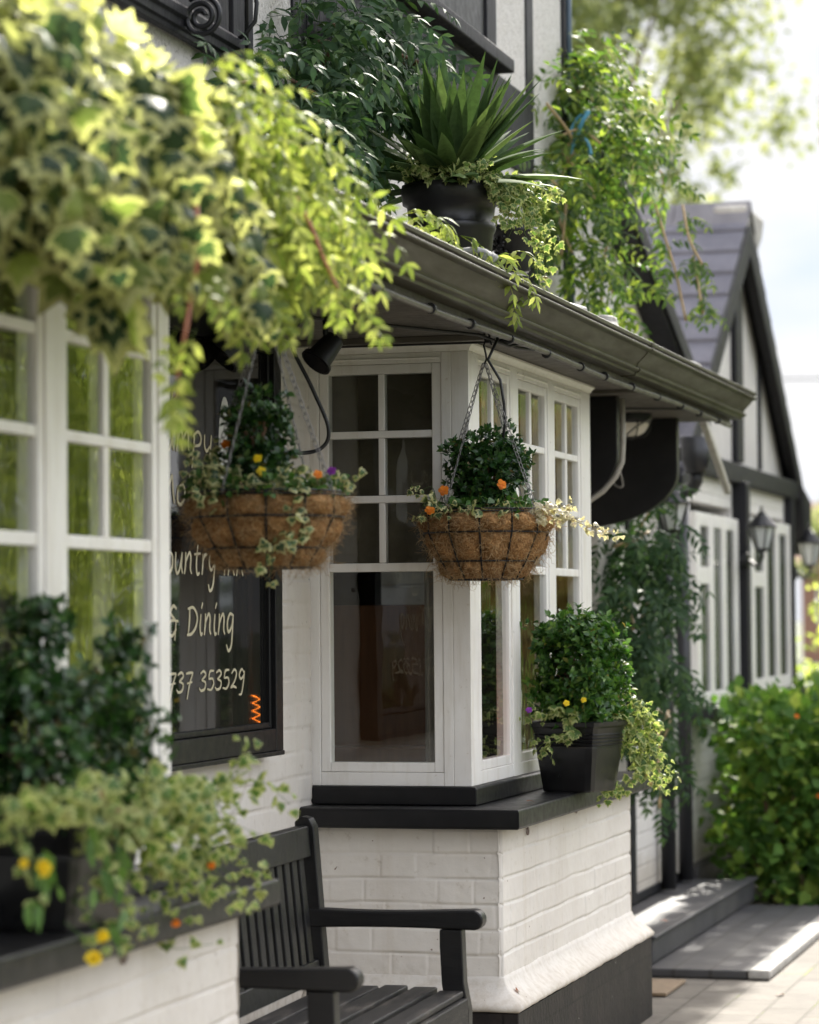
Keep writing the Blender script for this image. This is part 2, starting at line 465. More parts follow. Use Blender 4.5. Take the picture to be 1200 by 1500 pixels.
# slate
m = M['slate'] = painted('slate', (.105, .102, .118), (.14, .136, .155), .8, 3, .003, 18, spec=.2)
m = M['ridge'] = painted('ridge_tile', (.13, .122, .128), (.175, .165, .17), .75, 6, .004, 30)

# window glass: clear, mirror-like at a grazing angle, slightly wavy old panes
m = M['glass'] = mat('old_window_glass', (1, 1, 1), 0)
nt = m.node_tree; nt.nodes.remove(bsdf(m)); out = [n for n in nt.nodes if n.type == 'OUTPUT_MATERIAL'][0]
lw = nn(m, 'ShaderNodeLayerWeight'); lw.inputs['Blend'].default_value = .5
pw = nn(m, 'ShaderNodeMath', operation='POWER'); lk(m, lw.outputs['Facing'], pw.inputs[0]); pw.inputs[1].default_value = 3.6
ma = nn(m, 'ShaderNodeMath', operation='MULTIPLY_ADD'); lk(m, pw.outputs[0], ma.inputs[0]); ma.inputs[1].default_value = .90; ma.inputs[2].default_value = .085
tr = nn(m, 'ShaderNodeBsdfTransparent'); tr.inputs[0].default_value = (.86, .88, .86, 1)
gl = nn(m, 'ShaderNodeBsdfGlossy'); gl.inputs['Roughness'].default_value = .015; gl.inputs['Color'].default_value = (.95, .96, .95, 1)
nz = noise(m, 3.2, 2, .5, stretch=(2.2, 2.2, 1.1))
bp = nn(m, 'ShaderNodeBump'); bp.inputs['Strength'].default_value = .14; bp.inputs['Distance'].default_value = .010
lk(m, nz.outputs[0], bp.inputs['Height']); lk(m, bp.outputs[0], gl.inputs['Normal'])
mx = nn(m, 'ShaderNodeMixShader'); lk(m, ma.outputs[0], mx.inputs[0]); lk(m, tr.outputs[0], mx.inputs[1]); lk(m, gl.outputs[0], mx.inputs[2])
lk(m, mx.outputs[0], out.inputs['Surface'])

# sign board and lettering
m = M['board'] = painted('sign_board_black', (.0055, .0055, .005), (.009, .0085, .008), .035, 3, .0003, 8)
M['letter'] = painted('cream_lettering', (.50, .45, .30), (.56, .51, .35), .45, 30, .0003, 60)

# paving setts with moss in some joints
m = M['paving'] = mat('paving_setts', (.4, .37, .33), .8, .3)
tc = nn(m, 'ShaderNodeTexCoord'); mp = nn(m, 'ShaderNodeMapping'); lk(m, tc.outputs['Object'], mp.inputs[0]); mp.inputs['Rotation'].default_value = (0, 0, PI / 2)
b = nn(m, 'ShaderNodeTexBrick'); lk(m, mp.outputs[0], b.inputs['Vector'])
b.inputs['Scale'].default_value = 1; b.inputs['Brick Width'].default_value = .42; b.inputs['Row Height'].default_value = .16; b.inputs['Mortar Size'].default_value = .006; b.inputs['Mortar Smooth'].default_value = .4
b.inputs['Color1'].default_value = (.125, .112, .092, 1); b.inputs['Color2'].default_value = (.16, .145, .122, 1); b.inputs['Mortar'].default_value = (.11, .10, .08, 1)
moss = noise(m, 1.3, 4, .6)
msk = nn(m, 'ShaderNodeMath', operation='MULTIPLY'); lk(m, b.outputs['Fac'], msk.inputs[0]); lk(m, ramp(m, moss.outputs[0], [(.5, (0, 0, 0)), (.58, (1, 1, 1))]).outputs[0], msk.inputs[1])
c = mix(m, msk.outputs[0], b.outputs['Color'], (.17, .20, .035))
st = noise(m, 5, 6, .65); c = mix(m, 1, c, ramp(m, st.outputs[0], [(.3, (.72, .70, .68)), (.65, (1.08, 1.06, 1.04))]).outputs[0], 'MULTIPLY')
lk(m, c, bsdf(m).inputs['Base Color'])
inv = nn(m, 'ShaderNodeMath', operation='SUBTRACT'); inv.inputs[0].default_value = 1; lk(m, b.outputs['Fac'], inv.inputs[1])
b1 = bump(m, inv.outputs[0], .8, .006); n3 = noise(m, 40, 5, .6); bump(m, n3.outputs[0], .4, .005, b1)
M['grass_far'] = painted('verge_grass', (.03, .05, .012), (.055, .08, .022), .9, 3, .02, 20)
# dark stone deck
m = M['deck'] = mat('dark_stone_slabs', (.07, .07, .07), .6, .4)
tc = nn(m, 'ShaderNodeTexCoord'); mp = nn(m, 'ShaderNodeMapping'); lk(m, tc.outputs['Object'], mp.inputs[0]); mp.inputs['Rotation'].default_value = (0, 0, PI / 2)
b = nn(m, 'ShaderNodeTexBrick'); lk(m, mp.outputs[0], b.inputs['Vector']); b.inputs['Scale'].default_value = 1; b.inputs['Brick Width'].default_value = .6; b.inputs['Row Height'].default_value = .15; b.inputs['Mortar Size'].default_value = .008
b.inputs['Color1'].default_value = (.042, .042, .045, 1); b.inputs['Color2'].default_value = (.066, .064, .063, 1); b.inputs['Mortar'].default_value = (.035, .033, .03, 1)
st = noise(m, 6, 6, .65); c = mix(m, 1, b.outputs['Color'], ramp(m, st.outputs[0], [(.3, (.7, .7, .7)), (.7, (1.25, 1.22, 1.2))]).outputs[0], 'MULTIPLY')
lk(m, c, bsdf(m).inputs['Base Color']); bump(m, b.outputs['Fac'], -.6, .006)
# planters
m = M['planter'] = painted('black_planter', (.005, .005, .0055), (.012, .0115, .0115), .34, 10, .0015, 24)
m = M['pot'] = painted('black_flowerpot', (.006, .0055, .0055), (.014, .013, .0125), .42, 14, .002, 30)
# coir
m = M['coir'] = mat('coir', (.2, .11, .05), .95, .15)
n = noise(m, 62, 8, .85); n.inputs['Distortion'].default_value = 2.2; n2 = noise(m, 20, 4, .6)
c = ramp(m, n.outputs[0], [(.36, (.09, .042, .017)), (.5, (.38, .205, .085)), (.64, (.74, .48, .24))]).outputs[0]
c = mix(m, 1, c, ramp(m, n2.outputs[0], [(.3, (.62, .58, .54)), (.7, (1.2, 1.16, 1.08))]).outputs[0], 'MULTIPLY')
lk(m, c, bsdf(m).inputs['Base Color']); bump(m, n.outputs[0], 1.0, .008)
leafmat('ivy_sunlit_top', [(0, (.12, .17, .05)), (.4, (.28, .33, .11)), (1, (.56, .55, .28))], .5, .5, edge=(.66, .64, .34), edge_at=.52, tcol=1.7, spec=.25)  # sunlight on top of the foreground ivy, put into paler leaf colours
M['fibre'] = leafmat('fibre', [(0, (.30, .18, .08)), (.5, (.46, .30, .15)), (1, (.64, .46, .25))], .8, .25, tcol=1.0)
# bench timber
m = M['bench'] = mat('black_bench_wood', (.007, .007, .007), .45, .35)
n = noise(m, 9, 8, .7, stretch=(1, 6, 6)); n2 = noise(m, 5, 5, .65)
lk(m, ramp(m, n2.outputs[0], [(.4, (.005, .005, .0055)), (.62, (.011, .010, .009)), (.74, (.042, .036, .030))]).outputs[0], bsdf(m).inputs['Base Color'])
lk(m, ramp(m, n2.outputs[0], [(.3, (.34,) * 3), (.7, (.58,) * 3)]).outputs[0], bsdf(m).inputs['Roughness'])
bump(m, n.outputs[0], .5, .003)
m = M['bench_seat'] = mat('worn_bench_wood', (.02, .018, .017), .6, .3)
n = noise(m, 9, 8, .7, stretch=(6, 1, 6)); n2 = noise(m, 7, 6, .7, stretch=(3, .6, 3))
lk(m, ramp(m, n2.outputs[0], [(.36, (.009, .0085, .0085)), (.55, (.022, .020, .018)), (.74, (.10, .085, .07))]).outputs[0], bsdf(m).inputs['Base Color'])
bump(m, n.outputs[0], .6, .004)

# leaves
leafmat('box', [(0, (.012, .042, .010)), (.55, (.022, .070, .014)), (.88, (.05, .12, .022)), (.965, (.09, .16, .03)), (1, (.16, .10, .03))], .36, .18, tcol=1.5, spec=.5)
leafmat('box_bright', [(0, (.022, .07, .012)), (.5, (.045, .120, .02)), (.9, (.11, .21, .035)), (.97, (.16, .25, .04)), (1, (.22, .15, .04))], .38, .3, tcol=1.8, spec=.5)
leafmat('ivy', [(0, (.045, .09, .035)), (.6, (.08, .135, .05)), (1, (.13, .19, .06))], .40, .28, edge=(.48, .46, .22), edge_at=.52, tcol=1.5)
leafmat('ivy_pale', [(0, (.075, .14, .035)), (.6, (.13, .21, .05)), (.94, (.24, .30, .08)), (1, (.26, .19, .08))], .5, .36, edge=(.40, .43, .17), edge_at=.62, tcol=1.6, spec=.3)
leafmat('ivy_pink', [(0, (.34, .30, .17)), (.6, (.48, .42, .28)), (1, (.50, .36, .27))], .45, .35, edge=(.66, .60, .44), edge_at=.4, tcol=1.2)
leafmat('ivy_big', [(0, (.022, .042, .021)), (.5, (.040, .070, .029)), (.75, (.085, .125, .036)), (1, (.26, .31, .07))], .55, .42, edge=(.39, .39, .17), edge_at=.68, tcol=2.0, spec=.25)  # part of the ivy's deep shade is put into these darker greens
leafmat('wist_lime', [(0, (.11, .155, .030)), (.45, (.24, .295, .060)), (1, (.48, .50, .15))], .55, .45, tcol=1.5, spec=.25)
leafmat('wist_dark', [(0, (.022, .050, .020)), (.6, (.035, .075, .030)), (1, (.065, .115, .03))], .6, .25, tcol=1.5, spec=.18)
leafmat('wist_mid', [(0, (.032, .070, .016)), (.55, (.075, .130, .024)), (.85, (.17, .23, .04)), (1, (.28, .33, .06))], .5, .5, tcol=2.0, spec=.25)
leafmat('yucca', [(0, (.040, .075, .026)), (.6, (.075, .125, .042)), (1, (.13, .185, .065))], .62, .2, edge=(.32, .36, .16), edge_at=.86, tcol=1.2, spec=.12)
leafmat('laurel', [(0, (.045, .105, .022)), (.55, (.095, .185, .034)), (.9, (.20, .29, .05)), (1, (.34, .40, .09))], .55, .34, tcol=1.9, spec=.2)
leafmat('tree', [(0, (.17, .20, .09)), (.5, (.28, .30, .15)), (1, (.44, .44, .25))], .7, .5, tcol=1.45, spec=.2)
leafmat('tree_dark', [(0, (.03, .06, .015)), (.6, (.06, .105, .022)), (1, (.12, .16, .035))], .5, .45, tcol=1.6)
leafmat('willow', [(0, (.20, .25, .06)), (.6, (.32, .36, .095)), (1, (.48, .50, .16))], .5, .62, tcol=1.9)
leafmat('autumn', [(0, (.24, .15, .06)), (.6, (.34, .24, .09)), (1, (.36, .34, .12))], .5, .6, tcol=1.4)
leafmat('viola_green', [(0, (.04, .10, .02)), (1, (.08, .17, .03))], .42, .3)
leafmat('strap', [(0, (.07, .15, .03)), (1, (.14, .25, .05))], .45, .4)
leafmat('yellow', [(0, (.72, .50, .012)), (1, (.82, .62, .02))], .6, .35, tcol=1.1)
leafmat('orange', [(0, (.70, .17, .01)), (1, (.80, .26, .015))], .6, .35, tcol=1.1)
leafmat('purple', [(0, (.14, .02, .24)), (1, (.24, .04, .34))], .6, .3, tcol=1.1)
# ------------------------------------------------------------------ geometry constants (metres; the street runs along +Y, walls face +X)
XW = -2.65      # ground-floor wall face
XF = -2.04      # bay brick face
XG = -2.15      # bay window face

def brick_panel(o, u, w, h, nrm, seed, step=.0042, vj=.6):
    """hand-laid painted brickwork as real relief: courses of 75 mm, stretcher/header pattern"""
    nu = int(w / step) + 1; nv = int(h / step) + 1
    uu, vv = np.meshgrid(np.linspace(0, w, nu), np.linspace(0, h, nv))
    wu = uu + (vnoise(uu * 9, vv * 9, seed) - .5) * .012 + .03 * seed
    wv = vv + (vnoise(uu * 4, vv * 7, seed + 1) - .5) * .010
    row = np.floor(wv / .075).astype(int); fv = wv - row * .075
    off = (row % 2) * .16875 + ((row * 7919) % 13) * .004
    t = np.mod(wu + off, .3375); k = np.floor((wu + off) / .3375).astype(int) * 2 + (t > .225)
    d = np.where(t < .225, np.minimum(t, .225 - t), np.minimum(t - .225, .3375 - t))
    dv = np.minimum(fv, .075 - fv)
    hh = ((k * 73856093) ^ (row * 19349663)) % 97 / 96.0
    shal = .25 + .75 * vnoise(uu * 6, vv * 6, seed + 5)
    jd = np.clip(d / .007, 0, 1); jv = np.clip(dv / (.0045 + .004 * vnoise(uu * 5, vv * 5, seed + 8)), 0, 1)
    prof = (1 - (1 - jd) ** 2 * (.2 + .8 * hh) * vj) * (1 - (1 - jv) ** 2)
    H = -.0115 * (1 - prof) * shal + (hh - .5) * .0040 + (vnoise(uu * 45, vv * 45, seed + 2) - .5) * .0016 + (vnoise(uu * 14, vv * 14, seed + 3) - .5) * .0026
    e = np.minimum(uu, w - uu); H = H - .008 * np.clip(1 - e / .009, 0, 1) ** 2 - .002
    u = np.array(u, float); nrm = np.array(nrm, float)
    V = np.array(o, float) + uu[..., None] * u + vv[..., None] * np.array([0, 0, 1.]) + H[..., None] * nrm
    idx = np.arange(nu * nv).reshape(nv, nu)
    F = np.stack([idx[:-1, :-1], idx[:-1, 1:], idx[1:, 1:], idx[1:, :-1]], -1).reshape(-1, 4)
    if np.dot(np.cross(u, [0, 0, 1.]), nrm) < 0: F = F[:, ::-1]
    return V.reshape(-1, 3), F
def panels(name, specs, material, parent):
    Vs = []; Fs = []; n = 0
    for sp in specs:
        v, f = brick_panel(*sp); Vs.append(v); Fs.append(f + n); n += len(v)
    return np_mesh(name, np.concatenate(Vs), [np.concatenate(Fs)], material, parent, True)

pub = thing('pub_building', 'white painted brick pub with black timbers, two bay windows and a long lean-to canopy', 'building', (-2.65, 7.0, 0))

# masses behind the faces
w = MB()
for (a, b_) in ((1.5, 3.87), (5.84, 8.43), (10.28, 12.3)): w.box(-2.95, -2.662, a, b_, 0, 2.3)
for (a, b_) in ((3.87, 5.84), (8.43, 10.28)): w.box(-2.95, -2.662, a, b_, 0, .83)
w.box(-8, -2.95, 12.0, 12.3, 0, 2.3); w.box(-8, -2.95, 1.5, 1.8, 0, 2.3); w.box(-8.3, -8, 1.5, 12.3, 0, 5.2)
w.build('wall_core', M['brick_white_far'], pub)
wl = panels('brick_wall', [((XW, 5.86, 0), (0, 1, 0), 2.606, 2.29, (1, 0, 0), 3, .006, .25)], M['brick_white'], pub)
panels('brick_wall', [((XW, 10.25, 0), (0, 1, 0), 2.05, 2.29, (1, 0, 0), 5, .016)], M['brick_white'], pub)
# screw plug and hook seen on the strip of wall beside the sign
MB().tube([(XW - .01, 8.07, 1.545), (XW + .012, 8.07, 1.545)], .008, 8).build('screw_plug', M['rust'], wl)
u = MB(); u.box(-2.95, -2.612, 1.5, 12.0, 2.47, 5.2); u.box(-8, -2.95, 11.75, 12.0, 2.3, 5.2); u.box(-8, -2.95, 1.5, 1.8, 2.3, 5.2)
upper = u.build('upper_wall', M['pebbledash'], pub)
def timber(x0, x1, y0, y1, z0, z1, name='timber'): return MB().box(x0, x1, y0, y1, z0, z1).build(name, M['timber_grey'], pub, .004)
timber(-2.66, -2.604, 11.93, 12.008, 2.5, 5.2)
timber(-2.67, -2.604, 11.255, 11.375, 2.5, 5.2)
timber(-2.67, -2.604, 8.17, 8.30, 2.5, 5.2)
timber(-2.67, -2.602, 8.301, 11.254, 3.22, 3.545, 'beam')
timber(-2.67, -2.604, 6.05, 6.17, 2.5, 2.98)
MB().tube([(-2.588, 11.985, 2.5), (-2.588, 11.985, 5.2)], .013, 10).build('vent_pipe', painted('blue_grey_pipe', (.05, .08, .11), (.08, .12, .16), .45), pub, smooth=True)
# main roof with deep eaves over the upper wall
r = MB(); r.prism([(-2.36, 5.20), (-2.36, 5.32), (-5.4, 7.6), (-8.8, 5.32), (-8.8, 5.2)], 'y', 1.2, 12.5)
r.build('main_roof', M['slate'], pub)
# upper window: frame, sill and dark glazing
uw = MB()
y0, y1, z0, z1 = 9.0, 10.72, 3.60, 4.85
uw.box(-2.66, -2.598, y1 - .15, y1, z0, z1); uw.box(-2.66, -2.598, y0, y0 + .15, z0, z1); uw.box(-2.66, -2.600, y0 + .15, y1 - .15, z1 - .1, z1)
uw.box(-2.66, -2.603, y0 + .15, y1 - .15, z0, z0 + .05); uw.box(-2.66, -2.604, 9.82, 9.88, z0 + .05, z1 - .1)
uwo = uw.build('upper_window', M['timber_grey'], pub, .005)
MB().box(-2.67, -2.54, y0 - .07, y1 + .05, 3.546, 3.60).build('sill', M['timber_grey'], uwo, .006)
MB().box(-2.655, -2.6105, y0 + .15, y1 - .15, z0 + .05, z1 - .1).build('pane', M['black_matt'], uwo)
# panelled black oriel at the left with its moulded apron
orl = MB(); orl.box(-2.662, -2.575, 5.6, 7.50, 3.05, 5.2)
oo = orl.build('oriel', M['timber_grey'], pub, .006)
o2 = MB()
o2.sweep([(-2.66, 5.5), (-2.575, 5.5), (-2.575, 7.5), (-2.66, 7.5)], [(-.02, 3.062), (-.02, 2.985), (.004, 2.985), (.006, 2.998), (.014, 3.002), (.016, 3.022), (.026, 3.028), (.028, 3.05), (.018, 3.062)])
o2.build('moulding', M['timber_grey'], oo, .002)
timber(-2.67, -2.585, 7.565, 7.74, 2.5, 5.2, 'corner_post')
# scrolled iron bracket
sp = []
cx, cz = -2.672, 3.122
for i in range(90):
    t = i / 89; a = PI * .1 + t * PI * 4.6; rr = .012 + .045 * t
    sp.append((-2.515 + rr * math.cos(a), 7.10, 3.03 + rr * math.sin(a)))
ib = MB(); ib.tube(sp, .0075, 8); ib.tube([(-2.53, 7.515, 2.98), (-2.53, 7.515, 3.9)], .006, 8)
ib.tube([(-2.56, 7.515, 3.052), (-2.535, 7.515, 3.065), (-2.505, 7.515, 3.10), (-2.50, 7.515, 3.15), (-2.515, 7.515, 3.22)], .0065, 8)
ib.build('scroll_bracket', M['iron'], pub, smooth=True)

# ---------------------------------------------------------------- bay windows
def window_face(mb, glass, to, u0, u1, z0, z1, lights, rows, bars, depth=.055):
    """frame, sashes and glazing bars into mb, panes into glass. to(u,w,z) maps to the world."""
    def B(a, b_, wa, wb, za, zb):
        p = [to(x, y, z) for (x, y, z) in ((a, wa, za), (b_, wa, za), (b_, wb, za), (a, wb, za), (a, wa, zb), (b_, wa, zb), (b_, wb, zb), (a, wb, zb))]
        mb.hexa(p)
    ed = [u0] + [v for l in lights for v in (l[0] - .030, l[1] + .030)] + [u1]
    for i in range(0, len(ed), 2): B(ed[i], ed[i + 1], -depth, 0, z0, z1)                 # posts and mullions
    zt, zb = rows[0][0], rows[-1][1]
    for k, l in enumerate(lights):
        a, b_ = l[0] - .030, l[1] + .030
        B(a, b_, -depth, -.002, z0, zb - .030); B(a, b_, -depth, -.002, zt + .030, z1)     # rails
        # sash: stiles full height, rails between
        B(a + .001, l[0], -depth + .006, -.004, zb - .029, zt + .029); B(l[1], b_ - .001, -depth + .006, -.004, zb - .029, zt + .029)
        B(l[0], l[1], -depth + .006, -.006, zb - .029, zb); B(l[0], l[1], -depth + .006, -.006, zt, zt + .029)
        # head panel bead
        B(a + .004, b_ - .004, -.004, .003, z1 - .020, z1 - .014)
        for i in range(len(rows) - 1):                                                     # horizontal glazing bars
            B(l[0], l[1], -depth + .010, -.007, rows[i + 1][0], rows[i][1])
        bz = rows[len(rows) - 2][1]
        vb = bars[k]
        if vb:
            for i in range(len(rows) - 1): B(vb[0], vb[1], -depth + .012, -.009, rows[i][1] + .0005, rows[i][0] - .0005)
        q = [to(*p) for p in ((l[0] - .004, -.016, zb - .004), (l[1] + .004, -.016, zb - .004), (l[1] + .004, -.016, zt + .004), (l[0] - .004, -.016, zt + .004))]
        glass.add(q, [(0, 1, 2, 3)])

ROWS = [(2.200, 2.026), (2.004, 1.828), (1.806, 1.622), (1.596, 1.016)]
def bay(name, Y0, Y1, lights, bars, seed):
    """brick base, black sill, white casements on three sides"""
    B0, B1 = Y0 - .08, Y1 + .125
    body = MB(); gl = MB()
    window_face(body, gl, lambda a, w_, z: (XG + w_, a, z), Y0, Y1, .945, 2.262, lights, ROWS, bars)
    rl = [(-2.596, -2.267)]
    window_face(body, gl, lambda a, w_, z: (a, Y0 - w_, z), XW - .01, XG - .0551, .945, 2.262, rl, ROWS, [(-2.438, -2.418)])
    window_face(body, gl, lambda a, w_, z: (a, Y1 + w_, z), XW - .01, XG - .0551, .945, 2.262, rl, ROWS, [(-2.438, -2.418)])
    bo = body.build(name, M['frame_white'], pub, .0025)
    g = gl.build('pane', M['glass'], bo)
    # corner bead of the near corner, head board and cornice
    c = MB(); path = [(XW, Y0), (XG, Y0), (XG, Y1), (XW, Y1)]
    c.sweep(path, [(-.05, 2.2625), (-.05, 2.288), (.016, 2.288), (.016, 2.280), (.007, 2.272), (.004, 2.2625)])
    c.build('cornice', M['frame_white'], bo, .0015)
    pl = MB(); pl.sweep(path, [(-.06, .8895), (-.06, .9445), (.012, .9445), (.018, .938), (.018, .8895)])
    pl.build('plinth_board', M['black_paint'], bo, .003)
    bp = [(XW - .07 if False else XW, B0), (XF, B0), (XF, B1), (XW, B1)]
    si = MB(); si.sweep([(XW - .0, B0), (XF, B0), (XF, B1), (XW - .0, B1)], [(-.60 if False else -.20, .828), (-.20, .886), (.052, .889), (.066, .885), (.070, .876), (.070, .834), (.064, .827), (.03, .827)])
    si.box(XW, XF - .19, B0 + .19, B1 - .19, .84, .884)
    si.build('sill', M['black_paint'], bo, .002)
    fr = panels('brick_base', [((XF, B0, .30), (0, 1, 0), B1 - B0, .53, (1, 0, 0), seed, .0042, .10), ((XW, B0, .30), (1, 0, 0), XF - XW, .53, (0, -1, 0), seed + 3), ((XW, B1, .30), (1, 0, 0), XF - XW, .53, (0, 1, 0), seed + 6, .014)], M['brick_white'], bo)
    co = MB(); co.box(XW, XF - .014, B0 + .014, B1 - .014, 0, .83); co.build('base_core', M['brick_white_far'], bo)
    sk = MB()
    sp2 = []
    for a, b_ in zip(bp[:-1], bp[1:]):
        n_ = max(1, int((Vector(b_) - Vector(a)).length / .016)); sp2 += [(a[0] + (b_[0] - a[0]) * i / n_, a[1] + (b_[1] - a[1]) * i / n_) for i in range(n_)]
    sp2.append(bp[-1])
    sk.sweep(sp2, [(-.02, .29), (.060, .290), (.067, .295), (.068, .304), (.063, .313), (.052, .322), (.040, .331), (.028, .341), (.017, .352), (.009, .363), (.004, .374), (.001, .386), (-.02, .392)])
    v_ = np.array(sk.v); q_ = v_[:, 0] * .7 + v_[:, 1]
    off = (vnoise(q_ * 7, v_[:, 2] * 12, seed) - .5) * .005
    jn = np.abs(np.mod(q_ + .02 * vnoise(q_ * 3, q_ * 0, 4), .1125) - .056); off -= .003 * np.clip(1 - jn / .010, 0, 1) * (vnoise(q_ * 9, q_ * 0 + 3, 6) > .35)
    cx_, cy_ = -2.35, (B0 + B1) / 2
    out_ = np.where(np.abs(v_[:, 0:1] - XF) < .09, np.array([[1., 0]]), np.where(v_[:, 1:2] < cy_, np.array([[0, -1.]]), np.array([[0, 1.]])))
    inn = v_[:, 2] > .296
    v_[inn, :2] += (out_ * off[:, None])[inn]; v_[inn, 2] += off[inn] * .5; v_[~inn, 2] += .004 * (vnoise(q_ * 24, q_ * 0, 9) - .5)[~inn]
    sk.v = [tuple(p) for p in v_]
    so = sk.build('skirting', M['brick_white'], bo, 0, True)
    dk = MB(); dk.sweep(bp, [(-.02, 0), (-.02, .287), (.060, .287), (.060, 0)])
    dk.build('dark_plinth', M['plinth_brick'], bo, .004)
    return bo
# plinth with faint brick joints
m = M['plinth_brick'] = mat('dark_painted_brick', (.04, .037, .036), .6, .25)
tc = nn(m, 'ShaderNodeTexCoord'); sx = nn(m, 'ShaderNodeSeparateXYZ'); cb = nn(m, 'ShaderNodeCombineXYZ'); ad = nn(m, 'ShaderNodeMath', operation='ADD')
lk(m, tc.outputs['Object'], sx.inputs[0]); lk(m, sx.outputs[0], ad.inputs[0]); lk(m, sx.outputs[1], ad.inputs[1]); lk(m, ad.outputs[0], cb.inputs[0]); lk(m, sx.outputs[2], cb.inputs[1])
b = nn(m, 'ShaderNodeTexBrick'); lk(m, cb.outputs[0], b.inputs['Vector']); b.inputs['Color1'].default_value = (.7, .68, .66, 1); b.inputs['Color2'].default_value = (1.35, 1.25, 1.18, 1); b.inputs['Mortar'].default_value = (.45, .42, .4, 1); b.inputs['Scale'].default_value = 1; b.inputs['Brick Width'].default_value = .1125; b.inputs['Row Height'].default_value = .225; b.inputs['Mortar Size'].default_value = .006; b.inputs['Mortar Smooth'].default_value = .8
n = noise(m, 9, 6, .65); fl = noise(m, 16, 4, .8)
c = ramp(m, n.outputs[0], [(.3, (.011, .0095, .009)), (.7, (.024, .0205, .019))]).outputs[0]; c = mix(m, 1, c, b.outputs['Color'], 'MULTIPLY')
c = mix(m, ramp(m, fl.outputs[0], [(.70, (0, 0, 0)), (.712, (1, 1, 1))]).outputs[0], c, (.5, .48, .45))
lk(m, c, bsdf(m).inputs['Base Color']); b1 = bump(m, b.outputs['Fac'], -1, .012); bump(m, noise(m, 40, 5, .6).outputs[0], .5, .006, b1)

R_L = [(8.615, 8.985), (9.14, 9.53), (9.68, 10.062)]
R_B = [(8.772, 8.842), (9.305, 9.367), (9.850, 9.918)]
# the bars are narrow strips between the two pane columns
R_B = [((a + b_) / 2 - .014, (a + b_) / 2 + .014) for a, b_ in R_B]
bay_r = bay('bay_window', 8.467, 10.25, R_L, R_B, 1)
sh = 4.40
bay_l = bay('bay_window', 4.06, 5.852, [(4.20, 4.54), (4.66, 5.135), (5.283, 5.757)], [(4.357, 4.385), (4.885, 4.913), (5.490, 5.520)], 11)
# rings screwed under the sills
for k, (y, z) in enumerate(((8.71, .795), (9.42, .815))):
    MB().tube([(XF + .004, y + .010 * math.cos(a), z + .010 * math.sin(a)) for a in np.linspace(0, 2 * PI, 16)[:-1]], .003, 6, closed=True).build('screw_eye', M['rust'], bay_r, smooth=True)
MB().tube([(XF + .004, 5.27 + .012 * math.cos(a), .803 + .012 * math.sin(a)) for a in np.linspace(0, 2 * PI, 16)[:-1]], .0035, 6, closed=True).build('screw_eye', M['rust'], bay_l, smooth=True)

# interior seen through the panes
ro = MB(); ro.box(-6.2, -6.0, 2, 12, .1, 2.36); ro.box(-6.0, -2.96, 6.55, 6.7, .1, 2.36); ro.box(-6.0, -2.96, 11.6, 11.7, .1, 2.36); ro.box(-6.0, -2.96, 2.4, 2.5, .1, 2.36); ro.box(-2.64, -2.21, 10.180, 10.188, .95, 2.26); ro.box(-2.64, -2.21, 5.782, 5.790, .95, 2.26)  # the two thin boards are added to block bright daylight through the far returns
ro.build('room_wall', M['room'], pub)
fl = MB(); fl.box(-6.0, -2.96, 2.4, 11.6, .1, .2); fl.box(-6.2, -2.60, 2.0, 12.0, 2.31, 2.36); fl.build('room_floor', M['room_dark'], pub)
st = MB(); st.box(-3.3, -2.42, 9.55, 9.60, .9, 1.50); st.box(-3.3, -2.42, 9.35, 9.55, .9, 1.02)
st.build('settle', M['timber_warm'], pub, .004)
cu = MB()
def curtain(x0, y0, x1, y1, z0, z1, n=40, amp=.016, k=9):
    P = []
    d = Vector((x1 - x0, y1 - y0)); nd = Vector((-d.y, d.x)).normalized()
    for i in range(n + 1):
        t = i / n; o = amp * math.sin(t * PI * k) ; P.append((x0 + d.x * t + nd.x * o, y0 + d.y * t + nd.y * o))
    b0 = len(cu.v); vs = []
    for z in (z0, z1):
        for p in P: vs.append((p[0], p[1], z))
    cu.add(vs, [(i, i + 1, n + 2 + i, n + 1 + i) for i in range(n)])
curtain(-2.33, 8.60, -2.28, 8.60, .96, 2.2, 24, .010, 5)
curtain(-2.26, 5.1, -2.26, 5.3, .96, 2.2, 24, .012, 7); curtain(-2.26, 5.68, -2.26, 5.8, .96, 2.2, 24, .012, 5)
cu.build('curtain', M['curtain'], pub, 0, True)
bl = MB(); bl.box(-2.62, -2.24, 8.56, 8.565, 1.60, 2.24); bl.build('roller_blind', M['roller_blind'], pub)

